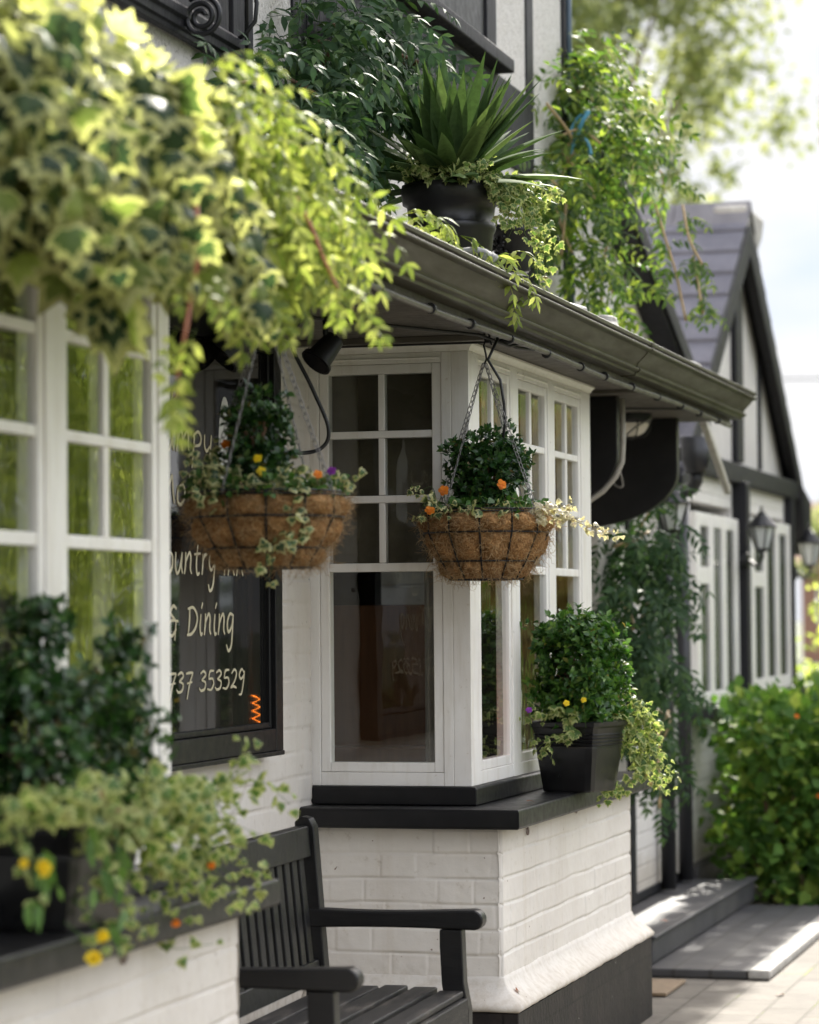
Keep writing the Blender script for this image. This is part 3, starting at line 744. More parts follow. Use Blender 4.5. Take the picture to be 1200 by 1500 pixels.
# ---------------------------------------------------------------- lean-to canopy
ca = MB(); ca.prism([(-2.66, 2.304), (-2.66, 2.485), (-1.972, 2.412), (-1.972, 2.304)], 'y', 2.2, 12.33)
canopy = ca.build('canopy_roof', painted('lead_roof', (.10, .10, .095), (.17, .165, .155), .6, 7, .006, 25), pub, .004)
so = MB(); so.box(-2.655, -1.985, 2.2, 12.32, 2.290, 2.3035)
for y in (5.9, 7.95, 10.45): so.box(-2.65, -1.99, y, y + .05, 2.276, 2.2895) if y != 7.95 else so.box(-2.65, -2.05, 8.26, 8.30, 2.272, 2.2895)
so.build('soffit', M['soffit'], canopy, .002)
fa = MB(); fa.box(-1.984, -1.9725, 2.2, 12.335, 2.278, 2.408); fa.build('fascia', M['soffit'], canopy, .003)
gp = [(-1.972, 2.296), (-1.930, 2.296), (-1.922, 2.299), (-1.921, 2.308), (-1.912, 2.309), (-1.905, 2.313), (-1.904, 2.319), (-1.910, 2.323), (-1.916, 2.325), (-1.911, 2.338), (-1.893, 2.356), (-1.879, 2.371), (-1.876, 2.377), (-1.866, 2.378), (-1.859, 2.382), (-1.859, 2.388), (-1.866, 2.392), (-1.872, 2.394), (-1.862, 2.399), (-1.861, 2.410), (-1.868, 2.414), (-1.874, 2.410), (-1.878, 2.39), (-1.95, 2.33), (-1.968, 2.33), (-1.970, 2.405), (-1.972, 2.405)]
gu = MB(); gu.prism(gp, 'y', 2.2, 12.35); gutter = gu.build('gutter', M['gutter'], canopy, .0012)
gj = MB()
for y in (9.93,): gj.prism([(p[0] + (.003 if p[0] > -1.935 else 0), p[1] - (.003 if p[1] < 2.31 else 0)) for p in gp], 'y', y, y + .035)
gj.build('gutter_union', M['gutter'], gutter, .001)
cd = MB()
pts = [(-1.962 + .003 * math.sin(y * 3.1), y, 2.268 + .004 * math.sin(y * 2.3 + 1)) for y in np.arange(3.0, 12.31, .11)]
cd.tube(pts, .0105, 8); cond = cd.build('conduit', M['conduit'], canopy, smooth=True)
for y in np.arange(3.2, 12.3, .46):
    yy = y + random.uniform(-.05, .05)
    MB().tube([(-1.962, yy - .008, 2.268), (-1.962, yy + .008, 2.268)], .0155, 10).build('clip', M['cable'], cond, .001)
# black shaped brackets holding the canopy
def bracket(Y):
    P = [(-2.655, 2.289), (-2.655, 1.83)]
    for i in range(13):
        a = PI / 2 * i / 12
        P.append((-2.60 + .45 * math.sin(a), 1.83 + .23 * (1 - math.cos(a)) ** 1.0))
    P.append((-2.15, 2.289))
    return MB().prism(P, 'y', Y, Y + .06).build('bracket', M['black_paint'], pub, .004)
br = bracket(10.74)
bracket(12.02)
pp = [(-2.132, 10.76, 2.28), (-2.130, 10.76, 2.12), (-2.135, 10.76, 2.04), (-2.16, 10.76, 1.985), (-2.21, 10.76, 1.93), (-2.30, 10.76, 1.87), (-2.45, 10.76, 1.83)]
MB().tube(pp, .011, 8).build('pipe', M['pale_pipe'], br, smooth=True)
# wiring under the canopy
MB().tube([(-2.63, 8.43, 2.284), (-2.05, 8.43, 2.283), (-2.02, 8.36, 2.28), (-1.99, 8.42, 2.262), (-1.96, 8.52, 2.262), (-1.962, 8.56, 2.268)], .005, 6).build('wiring', M['cable'], canopy, smooth=True)
MB().tube([(-2.47, 7.4, 2.284), (-2.2, 7.9, 2.282), (-2.05, 8.20, 2.282), (-2.02, 8.26, 2.27), (-1.99, 8.33, 2.258), (-1.965, 8.37, 2.268)], .005, 6).build('wiring', M['cable'], canopy, smooth=True)
MB().tube([(-2.26, 10.9, 2.286), (-2.24, 11.2, 2.275), (-2.0, 11.4, 2.28)], .005, 6).build('wiring', M['cable'], canopy, smooth=True)

# lower wing wall between the pub and the gabled wing, with the raking verge above it
lw_ = MB(); lw_.box(-2.95, -2.552, 12.301, 14.35, .15, 2.25); lw_.build('wing_wall', M['brick_white_far'], pub)
vg = MB(); vg.prism([(12.01, 2.3), (14.62, 2.3), (14.62, 2.68), (12.01, 3.70)], 'x', -2.80, -2.67); vg.build('gable_wall', M['render_smooth'], pub)
for (x0, x1, dz) in ((-2.69, -2.55, 0), (-2.549, -2.53, .05)):
    vb = MB(); vb.prism([(12.0, 3.70 + dz * .4), (12.0, 3.86 - dz * .6), (14.68, 2.80 - dz * .6), (14.68, 2.64 + dz * .4)], 'x', x0, x1); vb.build('bargeboard', M['timber_grey'], pub, .006)
pn = MB(); pn.box(-2.60, -2.535, 12.9, 13.02, .15, 2.25); pn.box(-2.60, -2.54, 12.30, 14.35, .15, .19); pn.build('timber', M['timber_grey'], pub, .004)
for (x, y) in ((-2.50, 13.62), (-2.50, 14.10)):
    dp = MB(); dp.tube([(x, y, .16), (x, y, 2.02)], .036, 12); dp.build('downpipe', M['pipe_black'], pub, smooth=True)
hp = MB(); hp.lathe([(.045, 2.12), (.055, 2.15), (.068, 2.18), (.072, 2.29), (.066, 2.29)], (-2.30, 13.36, 0), 20, True, True)
hp.tube([(-2.30, 13.36, 2.13), (-2.30, 13.36, 2.085), (-2.32, 13.38, 2.055), (-2.40, 13.45, 2.03), (-2.47, 13.55, 2.01), (-2.50, 13.62, 1.97), (-2.50, 13.62, 1.9)], .032, 12)
hp.build('hopper', M['pipe_black'], pub, smooth=True)
MB().bar((-2.10, 12.40, 2.30), (-2.24, 13.9, 2.06), .03, .04).build('stay', M['pale_pipe'], pub, .004)
# ------------------------------------------------------------------ gabled wing further down the street
cot = thing('gabled_cottage', 'slate roofed gabled cottage with black and white timbering beyond the canopy', 'building', (-2.55, 16.4, 0))
XC = -2.55
ya, yb, yc = 14.36, 16.42, 18.5
w = MB(); w.box(-7.5, -2.85, 14.36, 14.6, .1, 2.2); w.box(-7.5, -2.85, 17.95, 18.12, .1, 2.2); w.box(-2.85, XC - .002, 14.36, 14.62, .1, 2.05)
w.box(-2.85, XC - .002, 15.92, 16.5, .1, 2.05); w.box(-2.85, XC - .002, 14.62, 15.92, .1, .93); w.box(-2.85, XC - .002, 16.5, 18.12, .1, .93); w.box(-2.85, XC - .002, 18.0, 18.12, .93, 2.05)
w.box(-2.85, XC - .003, 14.36, 18.12, 2.05, 2.25)
w.build('wall', M['brick_white_far'], cot)
g = MB(); g.prism([(14.3, 2.25), (18.5, 2.25), (yb, 3.70)], 'x', -2.85, -2.60); g.build('gable_wall', M['render_smooth'], cot)
def tim(y0, y1, z0, z1, x1=-2.565): MB().box(-2.63, x1, y0, y1, z0, z1).build('timber', M['timber_grey'], cot, .006)
tim(16.30, 16.54, 2.33, 3.60); tim(15.40, 15.46, 2.33, 2.98, -2.58); tim(17.28, 17.34, 2.33, 3.04, -2.58)
tb = MB(); tb.box(-2.7, -2.50, 14.2, 18.55, 2.19, 2.30); tb.build('tie_beam', M['timber_grey'], cot, .01)
MB().box(-2.6, -2.47, 15.98, 16.12, .15, 2.2).build('timber', M['timber_grey'], cot, .006)
MB().box(-2.6, -2.50, 18.02, 18.14, .15, 2.2).build('timber', M['timber_grey'], cot, .006)
# roof slopes facing up and down the street, laid in overlapping courses
def slope(sgn):
    s = MB(); L = math.hypot(2.18, 1.53); ny = 11
    for i in range(ny):
        t0, t1 = i / ny, (i + 1.12) / ny if i < ny - 1 else 1
        def pt(t, lift): return (yb + sgn * 2.24 * (1 - t), 2.16 + 1.58 * t + lift)
        a = pt(t0, .052); b_ = pt(t1, .03); a0 = pt(t0, .02); b0 = pt(t1, .0)
        s.prism([a0, a, b_, b0] if sgn < 0 else [a0, b0, b_, a], 'x', -7.5, -2.50)
    return s.build('roof', M['slate'], cot)
rf = slope(-1); slope(1)
rt = MB()
for k in range(12):
    x1 = -2.49 - k * .44
    rt.prism([(yb - .17, 3.66), (yb - .145, 3.68), (yb, 3.83), (yb + .145, 3.68), (yb + .17, 3.66), (yb, 3.78)], 'x', x1 - .435, x1)
rt.build('ridge_tiles', M['ridge'], rf, .004)
for sgn in (-1, 1):
    b_ = MB(); P0 = (yb + sgn * 2.30, 2.10); P1 = (yb, 3.715)
    pol = [(P0[0], P0[1] - .10), (P0[0], P0[1] + .05), (P1[0], P1[1]), (P1[0], P1[1] - .20)]
    b_.prism(pol, 'x', -2.55, -2.495); b_.build('bargeboard', M['timber_grey'], cot, .008)
    s_ = MB(); s_.prism([(P0[0] - sgn * .02, P0[1] - .02), (P0[0] - sgn * .02, P0[1] + .02), (P1[0], P1[1] - .03), (P1[0], P1[1] - .09)], 'x', -2.62, -2.551)
    s_.build('verge_soffit', M['timber_grey'], cot)
# shaped foot of the right barge
MB().prism([(18.35, 2.30), (18.80, 2.20), (18.80, 1.92), (18.72, 1.84), (18.55, 1.86), (18.42, 2.0)], 'x', -2.62, -2.48).build('barge_foot', M['timber_grey'], cot, .02)
# stone block at the apex
fb = MB(); fb.prism([(16.35, 3.575), (16.75, 3.575), (16.90, 3.66), (16.98, 3.76), (17.02, 3.80), (16.35, 3.80)], 'x', -2.70, -2.50); fb.build('apex_block', M['stone'], cot, .02)
# casements
def casement(y0, y1, z0, z1, n, transom):
    f = MB(); wd = .065
    ys = np.linspace(y0, y1, n + 1)
    for y in ys: f.box(-2.62, -2.515, y - wd, y + wd, z0, z1)
    for i in range(n):
        a, b2 = ys[i] + wd, ys[i + 1] - wd
        for (p, q) in ((z0, z0 + .07), (z1 - .07, z1)) + (((transom, transom + .09),) if i == 0 else ()): f.box(-2.62, -2.518, a, b2, p, q)
    o = f.build('window', M['frame_white'], cot, .006)
    MB().box(-2.60, -2.528, y0, y1, z0 + .02, z1 - .02).build('pane', M['far_glass'], o)
    MB().box(-2.66, -2.43, y0 - .1, y1 + .1, z0 - .06, z0).build('sill', M['black_matt'], o, .006)
    return o
casement(14.66, 15.90, .99, 1.99, 3, 1.62)
casement(16.50, 17.98, 1.02, 2.02, 3, 1.62)
rm = MB(); rm.box(-4.2, -4.0, 14.5, 18, .2, 2.2); rm.build('room_wall', M['room_dark'], cot)
MB().box(-2.7, -2.49, 14.36, 18.14, .1, .20).build('plinth', M['plinth'], cot, .006)
IVY_L = [
    [(-1.930,4.891,1.125), (-1.930,5.028,1.129), (-1.930,5.285,1.094), (-1.930,5.524,1.038), (-1.930,5.693,0.969), (-1.930,5.850,0.899), ],
    [(-1.930,4.993,1.113), (-1.930,5.171,1.050), (-1.930,5.321,0.946), (-1.930,5.439,0.868), (-1.930,5.540,0.817), ],
    [(-1.930,5.064,1.121), (-1.930,5.285,1.134), (-1.930,5.483,1.109), (-1.930,5.653,1.134), ],
    [(-1.930,5.136,1.129), (-1.930,5.442,1.098), (-1.930,5.740,1.079), (-1.930,5.971,1.080), ],
    [(-1.930,4.730,1.130), (-1.930,4.607,1.114), (-1.930,4.577,1.070), (-1.930,4.561,1.014), ],
    [(-1.930,4.793,1.126), (-1.930,4.891,1.083), (-1.930,4.924,1.019), (-1.930,4.889,0.948), (-1.930,4.922,0.859), ],
    [(-1.930,4.959,1.103), (-1.930,5.062,1.032), (-1.930,5.026,0.960), (-1.930,5.096,0.865), ],
    [(-1.930,5.028,1.111), (-1.930,5.208,1.021), (-1.930,5.207,0.943), (-1.930,5.169,0.883), ],
    [(-1.930,5.063,1.108), (-1.930,5.401,1.020), (-1.930,5.564,0.938), (-1.930,5.521,0.888), ],
    [(-1.930,4.607,1.149), (-1.930,4.794,1.162), (-1.930,4.994,1.150), (-1.930,5.173,1.153), ],
    [(-1.930,4.433,1.137), (-1.930,4.519,1.155), (-1.930,4.668,1.151), (-1.930,4.762,1.199), ],
    [(-1.930,5.172,1.140), (-1.930,5.362,1.062), (-1.930,5.481,0.986), (-1.930,5.399,0.913), ],
    [(-1.930,5.209,1.125), (-1.930,5.442,1.071), (-1.930,5.607,1.004), ],
]
IVY_R = [
    [(-1.931,9.217,1.118), (-1.869,9.359,1.125), (-1.806,9.379,1.068), (-1.764,9.393,0.989), (-1.732,9.404,0.922), ],
    [(-1.910,9.223,1.125), (-1.826,9.370,1.147), (-1.773,9.386,1.101), (-1.785,9.386,1.012), (-1.819,9.380,0.945), (-1.863,9.369,0.900), (-1.904,9.234,0.875), ],
    [(-1.953,9.212,1.112), (-2.000,9.116,1.100), (-2.032,9.109,1.056), (-2.086,9.095,1.024), ],
    [(-1.957,9.127,1.132), (-2.062,9.097,1.155), (-2.105,9.085,1.145), ],
    [(-1.953,9.211,1.118), (-1.891,9.352,1.136), (-1.836,9.366,1.169), (-1.793,9.379,1.146), ],
    [(-1.910,9.223,1.118), (-1.881,9.358,1.057), (-1.829,9.375,0.990), (-1.775,9.392,0.944), (-1.721,9.407,0.933), ],
    [(-1.910,9.223,1.129), (-1.848,9.366,1.091), (-1.817,9.377,1.034), (-1.807,9.382,0.967), ],
    [(-1.978,9.121,1.122), (-1.932,9.218,1.107), (-1.892,9.354,1.075), ],
    [(-1.891,9.352,1.147), (-1.805,9.377,1.124), (-1.752,9.395,1.034), (-1.764,9.394,0.956), ],
]
IVY_BR = [
    [(-1.910,8.181,1.755), (-1.851,8.145,1.767), (-1.804,8.159,1.756), (-1.747,8.175,1.726), (-1.681,8.195,1.702), (-1.637,8.207,1.706), ],
    [(-1.891,8.187,1.749), (-1.843,8.199,1.778), (-1.795,8.212,1.768), (-1.785,8.214,1.798), ],
    [(-1.901,8.184,1.745), (-1.842,8.149,1.747), (-1.785,8.165,1.727), ],
    [(-2.139,8.117,1.771), (-2.145,8.063,1.779), (-2.174,8.056,1.769), (-2.188,8.053,1.740), ],
    [(-2.050,8.090,1.758), (-1.962,8.062,1.772), (-1.911,8.098,1.756), ],
    [(-2.158,8.111,1.791), (-2.186,8.103,1.817), (-2.224,8.092,1.825), ],
    [(-2.027,8.076,1.761), (-2.083,8.060,1.774), (-2.112,8.053,1.754), ],
]
IVY_BL = [
    [(-2.241,6.479,1.805), (-2.271,6.417,1.835), (-2.294,6.412,1.819), (-2.311,6.408,1.787), ],
    [(-2.241,6.428,1.786), (-2.263,6.370,1.776), (-2.279,6.367,1.737), ],
    [(-2.041,6.432,1.750), (-2.048,6.402,1.686), (-2.064,6.399,1.638), (-2.118,6.385,1.615), ],
    [(-2.111,6.443,1.776), (-2.070,6.474,1.801), (-2.023,6.539,1.803), (-1.969,6.555,1.778), (-1.946,6.561,1.786), ],
    [(-2.163,6.398,1.767), (-2.096,6.396,1.758), (-2.035,6.413,1.750), ],
    [(-2.256,6.423,1.802), (-2.257,6.525,1.848), (-2.289,6.566,1.892), ],
    [(-2.209,6.385,1.760), (-2.184,6.383,1.735), (-2.253,6.365,1.720), ],
    [(-2.095,6.391,1.623), (-2.104,6.391,1.559), (-2.107,6.391,1.544), ],
]
IVY_POT = [
    [(-2.205,8.320,2.766), (-2.250,8.255,2.783), (-2.299,8.241,2.794), ],
    [(-2.165,8.331,2.766), (-2.094,8.298,2.792), (-2.044,8.311,2.802), ],
    [(-2.087,8.353,2.765), (-1.997,8.328,2.720), (-1.969,8.338,2.659), (-1.989,8.334,2.599), ],
    [(-2.047,8.364,2.765), (-1.961,8.441,2.724), (-1.923,8.455,2.652), (-1.915,8.461,2.549), (-1.913,8.466,2.426), ],
    [(-2.126,8.342,2.759), (-2.172,8.277,2.793), (-2.221,8.263,2.803), ],
    [(-2.059,8.412,2.781), (-1.991,8.483,2.773), (-1.923,8.555,2.749), (-1.863,8.571,2.738), ],
    [(-2.028,8.370,2.748), (-1.940,8.396,2.686), (-1.951,8.396,2.625), (-1.922,8.405,2.594), ],
    [(-2.050,8.333,2.748), (-1.988,8.332,2.680), (-2.018,8.326,2.619), ],
    [(-2.296,8.346,2.789), (-2.230,8.415,2.823), (-2.150,8.437,2.830), (-2.070,8.459,2.815), ],
]
SHOOT_F = [
    [(-1.804,5.076,2.271), (-1.779,5.035,2.182), (-1.760,4.991,2.100), (-1.771,4.990,2.037), (-1.767,4.943,1.958), (-1.781,4.942,1.883), (-1.785,4.942,1.840), ],
    [(-1.804,5.698,2.297), (-1.777,5.708,2.240), (-1.751,5.718,2.169), (-1.725,5.727,2.113), (-1.698,5.736,2.070), ],
]
SHOOT_R = [
    [(-2.278,12.279,3.232), (-2.229,12.247,3.078), (-2.180,12.214,2.925), (-2.142,12.233,2.719), ],
    [(-2.164,12.311,3.231), (-2.121,12.225,3.070), (-2.067,12.244,2.953), ],
    [(-2.126,12.330,3.010), (-2.083,12.244,2.836), (-2.071,12.251,2.748), ],
    [(-2.361,11.642,3.008), (-2.391,11.641,2.812), ],
    [(-2.564,11.673,3.447), (-2.482,11.694,3.475), (-2.401,11.719,3.417), ],
]
FLOW = [
    [(-1.910,5.571,1.024), (-1.910,4.564,1.035), (-1.910,4.485,1.049), (-1.910,4.838,0.890), (-1.910,4.798,0.856), (-1.910,5.424,0.967), (-1.910,5.219,0.873), ],
    [(-2.133,8.096,1.823), (-1.961,8.102,1.836), (-2.162,8.049,1.763), ],
    [(-2.135,6.403,1.828), (-2.124,6.397,1.798), (-2.009,6.471,1.791), (-1.984,6.498,1.800), (-2.255,6.524,1.872), ],
    [(-2.000,8.587,1.172), (-1.930,8.801,1.186), (-1.930,9.055,1.189), ],
]
# ------------------------------------------------------------------ lettering: hand-drawn strokes (x-height .74, cap 1)
G = {
 'T': (.74, [[(.05, .97), (.4, 1.0), (.74, .96)], [(.40, .98), (.38, .5), (.40, 0)]]),
 'h': (.58, [[(.12, 1.05), (.10, .5), (.10, 0)], [(.10, .42), (.25, .68), (.42, .64), (.46, .3), (.50, 0)]]),
 'e': (.54, [[(.10, .36), (.32, .46), (.44, .60), (.32, .76), (.14, .62), (.08, .32), (.20, .03), (.48, .10)]]),
 'G': (.84, [[(.72, .86), (.5, 1.0), (.2, .8), (.08, .42), (.25, .05), (.55, .04), (.72, .26), (.70, .44), (.44, .44)]]),
 'r': (.46, [[(.10, .74), (.12, .4), (.10, 0)], [(.11, .42), (.24, .68), (.40, .72)]]),
 'u': (.62, [[(.08, .74), (.08, .3), (.20, .02), (.36, .16), (.48, .74)], [(.48, .74), (.46, .3), (.56, .02)]]),
 'm': (.92, [[(.06, .76), (.10, .4), (.08, 0)], [(.09, .4), (.26, .72), (.36, .6), (.40, .05)], [(.40, .4), (.58, .74), (.70, .58), (.74, .2), (.82, .02)]]),
 'p': (.64, [[(.12, .74), (.12, .2), (.08, -.48)], [(.06, .62), (.32, .80), (.52, .62), (.46, .36), (.13, .28)]]),
 'y': (.58, [[(.08, .74), (.12, .34), (.26, .18), (.42, .36)], [(.48, .76), (.46, .1), (.40, -.40), (.22, -.56), (.10, -.34)]]),
 'M': (1.0, [[(.06, 0), (.14, .5), (.20, 1.0)], [(.20, 1.0), (.34, .5), (.46, .22)], [(.46, .22), (.60, .62), (.74, 1.0)], [(.74, 1.0), (.82, .5), (.94, .02)]]),
 'o': (.56, [[(.30, .74), (.10, .52), (.12, .12), (.30, .02), (.46, .28), (.42, .62), (.26, .74)]]),
 'l': (.26, [[(.12, 1.08), (.10, .5), (.14, .02)]]),
 'C': (.78, [[(.68, .86), (.46, 1.0), (.18, .78), (.08, .40), (.24, .05), (.52, .03), (.70, .16)]]),
 'n': (.62, [[(.10, .76), (.12, .4), (.08, 0)], [(.10, .36), (.32, .74), (.44, .58), (.44, .2), (.54, .02)]]),
 't': (.50, [[(.24, 1.04), (.20, .4), (.28, .02), (.44, .06)], [(.04, .70), (.44, .74)]]),
 'I': (.34, [[(.16, 1.0), (.18, .5), (.16, 0)]]),
 '&': (.80, [[(.52, .92), (.30, 1.02), (.16, .78), (.46, .54)], [(.46, .54), (.14, .48), (.08, .16), (.32, 0), (.56, .24)], [(.38, .52), (.66, .50)], [(.52, .5), (.50, -.16)]]),
 'D': (.78, [[(.16, .98), (.18, .5), (.14, 0)], [(.04, .92), (.40, .96), (.68, .66), (.62, .30), (.36, .06), (.06, .02)]]),
 'i': (.34, [[(.14, .74), (.12, .3), (.20, .02), (.30, .08)], [(.22, 1.14), (.15, .94)]]),
 'g': (.62, [[(.46, .70), (.22, .74), (.08, .42), (.18, .10), (.40, .30), (.47, .72)], [(.47, .72), (.46, .1), (.42, -.40), (.24, -.58), (.08, -.36)]]),
 '0': (.62, [[(.32, 1.0), (.10, .7), (.10, .22), (.30, 0), (.52, .3), (.50, .76), (.30, 1.0)]]),
 '1': (.34, [[(.08, .82), (.22, 1.0), (.20, .5), (.20, 0)]]),
 '3': (.58, [[(.08, .88), (.30, 1.0), (.46, .80), (.20, .54)], [(.20, .54), (.48, .40), (.44, .08), (.20, 0), (.05, .14)]]),
 '5': (.58, [[(.46, 1.0), (.18, .96), (.12, .58)], [(.12, .58), (.40, .58), (.50, .30), (.34, .02), (.06, .06)]]),
 '7': (.60, [[(.06, .92), (.30, .96), (.54, .96)], [(.54, .96), (.36, .4), (.24, -.38)], [(.18, .42), (.54, .48)]]),
 '2': (.60, [[(.08, .80), (.28, 1.0), (.46, .80), (.36, .40), (.08, .04)], [(.08, .04), (.30, .10), (.54, .02)]]),
 '9': (.60, [[(.46, .80), (.26, 1.0), (.10, .72), (.24, .48), (.46, .66), (.48, .90)], [(.48, .90), (.46, .3), (.36, -.30), (.16, -.36)]]),
 ' ': (.42, []),
}
def smooth(P, k=6):
    if len(P) == 2: return P
    P = [np.array(p) for p in P]; out = []
    Q = [2 * P[0] - P[1]] + P + [2 * P[-1] - P[-2]]
    for i in range(1, len(Q) - 2):
        for j in range(k):
            t = j / k
            out.append(.5 * (2 * Q[i] + (Q[i + 1] - Q[i - 1]) * t + (2 * Q[i - 1] - 5 * Q[i] + 4 * Q[i + 1] - Q[i + 2]) * t * t + (3 * Q[i] - Q[i - 1] - 3 * Q[i + 1] + Q[i + 2]) * t ** 3))
    out.append(P[-1]); return out
def text_line(mb, s, yl, yr, z, cap, x, wid=.0085):
    adv = sum(G[c][0] for c in s); k = (yr - yl) / adv; cur = 0; lay = 0
    for c in s:
        for st in G[c][1]:
            P = smooth(st)
            P = [np.array((yl + (cur + p[0] + .10 * (p[1] - .4)) * k, z + p[1] * cap)) for p in P]
            L = []; R = []
            for i in range(len(P)):
                d = P[min(i + 1, len(P) - 1)] - P[max(i - 1, 0)]; d = d / max(1e-6, np.hypot(*d)); nv = np.array((-d[1], d[0]))
                t = i / (len(P) - 1); ww = wid / 2 * (.75 + .35 * math.sin(PI * t))
                L.append(P[i] + nv * ww); R.append(P[i] - nv * ww)
            lay += 1; xx = x + (lay % 5) * .00012
            b0 = len(mb.v); n = len(P)
            for Q, dx in ((L, .0012), (R, .0012), (L, 0), (R, 0)):
                for p in Q: mb.v.append((xx + dx, p[0], p[1]))
            for i in range(n - 1):
                for (a, b_) in ((0, 1), (3, 2), (2, 0), (1, 3)):
                    mb.f.append((b0 + a * n + i, b0 + a * n + i + 1, b0 + b_ * n + i + 1, b0 + b_ * n + i))
        cur += G[c][0]

sign = thing('sign_board', 'tall black framed sign board with cream hand lettering and a telephone number', 'sign', (-2.63, 7.37, 1.1))
sb = MB(); sb.box(-2.648, -2.617, 6.80, 7.94, 1.13, 2.24); sb.build('panel', M['board'], sign)
fr = MB()
for (a, b_) in ((6.745, 6.81), (7.93, 7.995)): fr.box(-2.648, -2.592, a, b_, 1.075, 2.285)
for (a, b_) in ((1.076, 1.14), (2.22, 2.284)): fr.box(-2.648, -2.593, 6.81, 7.93, a, b_)
for (a, b_) in ((6.811, 6.828), (7.912, 7.929)): fr.box(-2.63, -2.605, a, b_, 1.141, 2.219)
fr.box(-2.63, -2.606, 6.828, 7.912, 1.141, 1.158); fr.box(-2.648, -2.588, 6.745, 7.995, 1.062, 1.0755)
fr.build('frame', M['black_paint'], sign, .003)
XT = -2.6165
lt = MB(); text_line(lt, 'The', 6.97, 7.19, 1.995, .095, XT, .0095); lt.build('lettering', M['letter'], sign)
lt = MB(); text_line(lt, 'Grumpy', 6.90, 7.455, 1.897, .078, XT); lt.build('lettering', M['letter'], sign)
lt = MB(); text_line(lt, 'Mole', 7.02, 7.36, 1.757, .078, XT); lt.build('lettering', M['letter'], sign)
lt = MB(); text_line(lt, 'Country Inn', 6.985, 7.722, 1.575, .077, XT); lt.build('lettering', M['letter'], sign)
lt = MB(); text_line(lt, '& Dining', 7.095, 7.635, 1.412, .077, XT); lt.build('lettering', M['letter'], sign)
lt = MB(); text_line(lt, '01737 353529', 6.985, 7.722, 1.263, .052, XT, .0065); lt.build('lettering', M['letter'], sign)
em = MB()
P = []
for i in range(28):
    a = 2 * PI * i / 28
    P.append((7.56 + .075 * math.cos(a) * (1.0 if math.sin(a) < 0 else .7), 1.92 + .15 * math.sin(a)))
em.prism(P, 'x', XT - .0003, XT + .001); em.build('emblem', painted('emblem_white', (.5, .5, .48), (.62, .62, .6), .5), sign)

# ------------------------------------------------------------------ bench
bn = thing('bench', 'black slatted wooden garden bench with rounded arms set between the two bays', 'bench', (-2.2, 6.98, 0))
BY0, BY1 = 6.33, 7.66
def arm(y):
    b_ = MB(); P = []
    xs = np.linspace(-2.425, -1.955, 14); top = lambda x: .664 - .005 * math.sin((x + 2.425) / .47 * PI * 1.15) - .006
    for x in xs: P.append((x, top(x)))
    for a in np.linspace(PI / 2, -PI / 2, 8)[1:-1]: P.append((-1.955 + .025 * math.cos(a), .632 + .027 * math.sin(a)))
    for x in xs[::-1]: P.append((x, .606 + .004 * math.sin((x + 2.425) * 7)))
    b_.prism(P, 'y', y - .03, y + .03); return b_.build('armrest', M['bench'], bn, .006)
def leg(y):
    b_ = MB(); P = [(-2.052, .606), (-2.052, .56), (-2.047, .46), (-2.036, .38), (-2.040, 0), (-1.975, 0), (-1.972, .39), (-1.985, .46), (-1.99, .606)]
    b_.prism(P, 'y', y - .026, y + .026); b_.build('leg', M['bench'], bn, .004)
    c = MB(); P = [(-2.46, .895), (-2.44, .91), (-2.418, .905), (-2.405, .88), (-2.372, .45), (-2.372, .36), (-2.42, 0), (-2.49, 0), (-2.43, .36), (-2.43, .45)]
    c.prism(P, 'y', y - .026, y + .026); c.build('leg', M['bench'], bn, .004)
for y in (BY0, BY1): arm(y); leg(y)
bk = MB()
yy = np.linspace(BY0 + .027, BY1 - .027, 16)
lo = [(y, .80) for y in yy]; hi = [(y, .885 + .0 * math.sin((y - BY0) / (BY1 - BY0) * PI)) for y in yy[::-1]]
b0 = len(bk.v)
pts = []
for (y, z) in lo + hi:
    x = -2.437 + (.895 - z) * .09; pts.append((x, y, z))
n = len(pts); bk.add([(p[0] - .018, p[1], p[2]) for p in pts] + [(p[0] + .018, p[1], p[2]) for p in pts], [tuple(range(n)), tuple(range(n, 2 * n))[::-1]] + [(i, (i + 1) % n, n + (i + 1) % n, n + i) for i in range(n)])
bk.build('top_rail', M['bench'], bn, .005)
MB().hexa([(-2.42, BY0 + .027, .46), (-2.385, BY0 + .027, .46), (-2.385, BY1 - .027, .46), (-2.42, BY1 - .027, .46), (-2.425, BY0 + .027, .52), (-2.39, BY0 + .027, .52), (-2.39, BY1 - .027, .52), (-2.425, BY1 - .027, .52)]).build('bottom_rail', M['bench'], bn, .004)
ns = 17
for i in range(ns):
    y = BY0 + .085 + i * (BY1 - BY0 - .17) / (ns - 1); s = MB()
    s.bar((-2.403, y, .515), (-2.431, y, .803), .044, .016, (1, 0, 0)); s.build('back_slat', M['bench'], bn, .003)
for i in range(5):
    x0 = -2.385 + i * .083
    s = MB(); s.box(x0, x0 + .068, BY0 - .02 if i not in (4,) else BY0 + .028, BY1 + .02 if i != 4 else BY1 - .028, .424, .448 - .003 * abs(i - 2)); s.build('seat_slat', M['bench_seat'], bn, .005)
MB().box(-1.996, -1.972, BY0 + .028, BY1 - .028, .345, .422).build('front_rail', M['bench_seat'], bn, .004)
for y in (BY0, BY1): MB().box(-2.37, -2.05, y - .016, y + .016, .36, .4235).build('side_rail', M['bench'], bn, .004)

bn.rotation_euler.z = math.radians(1.8); bn.location.x += .037

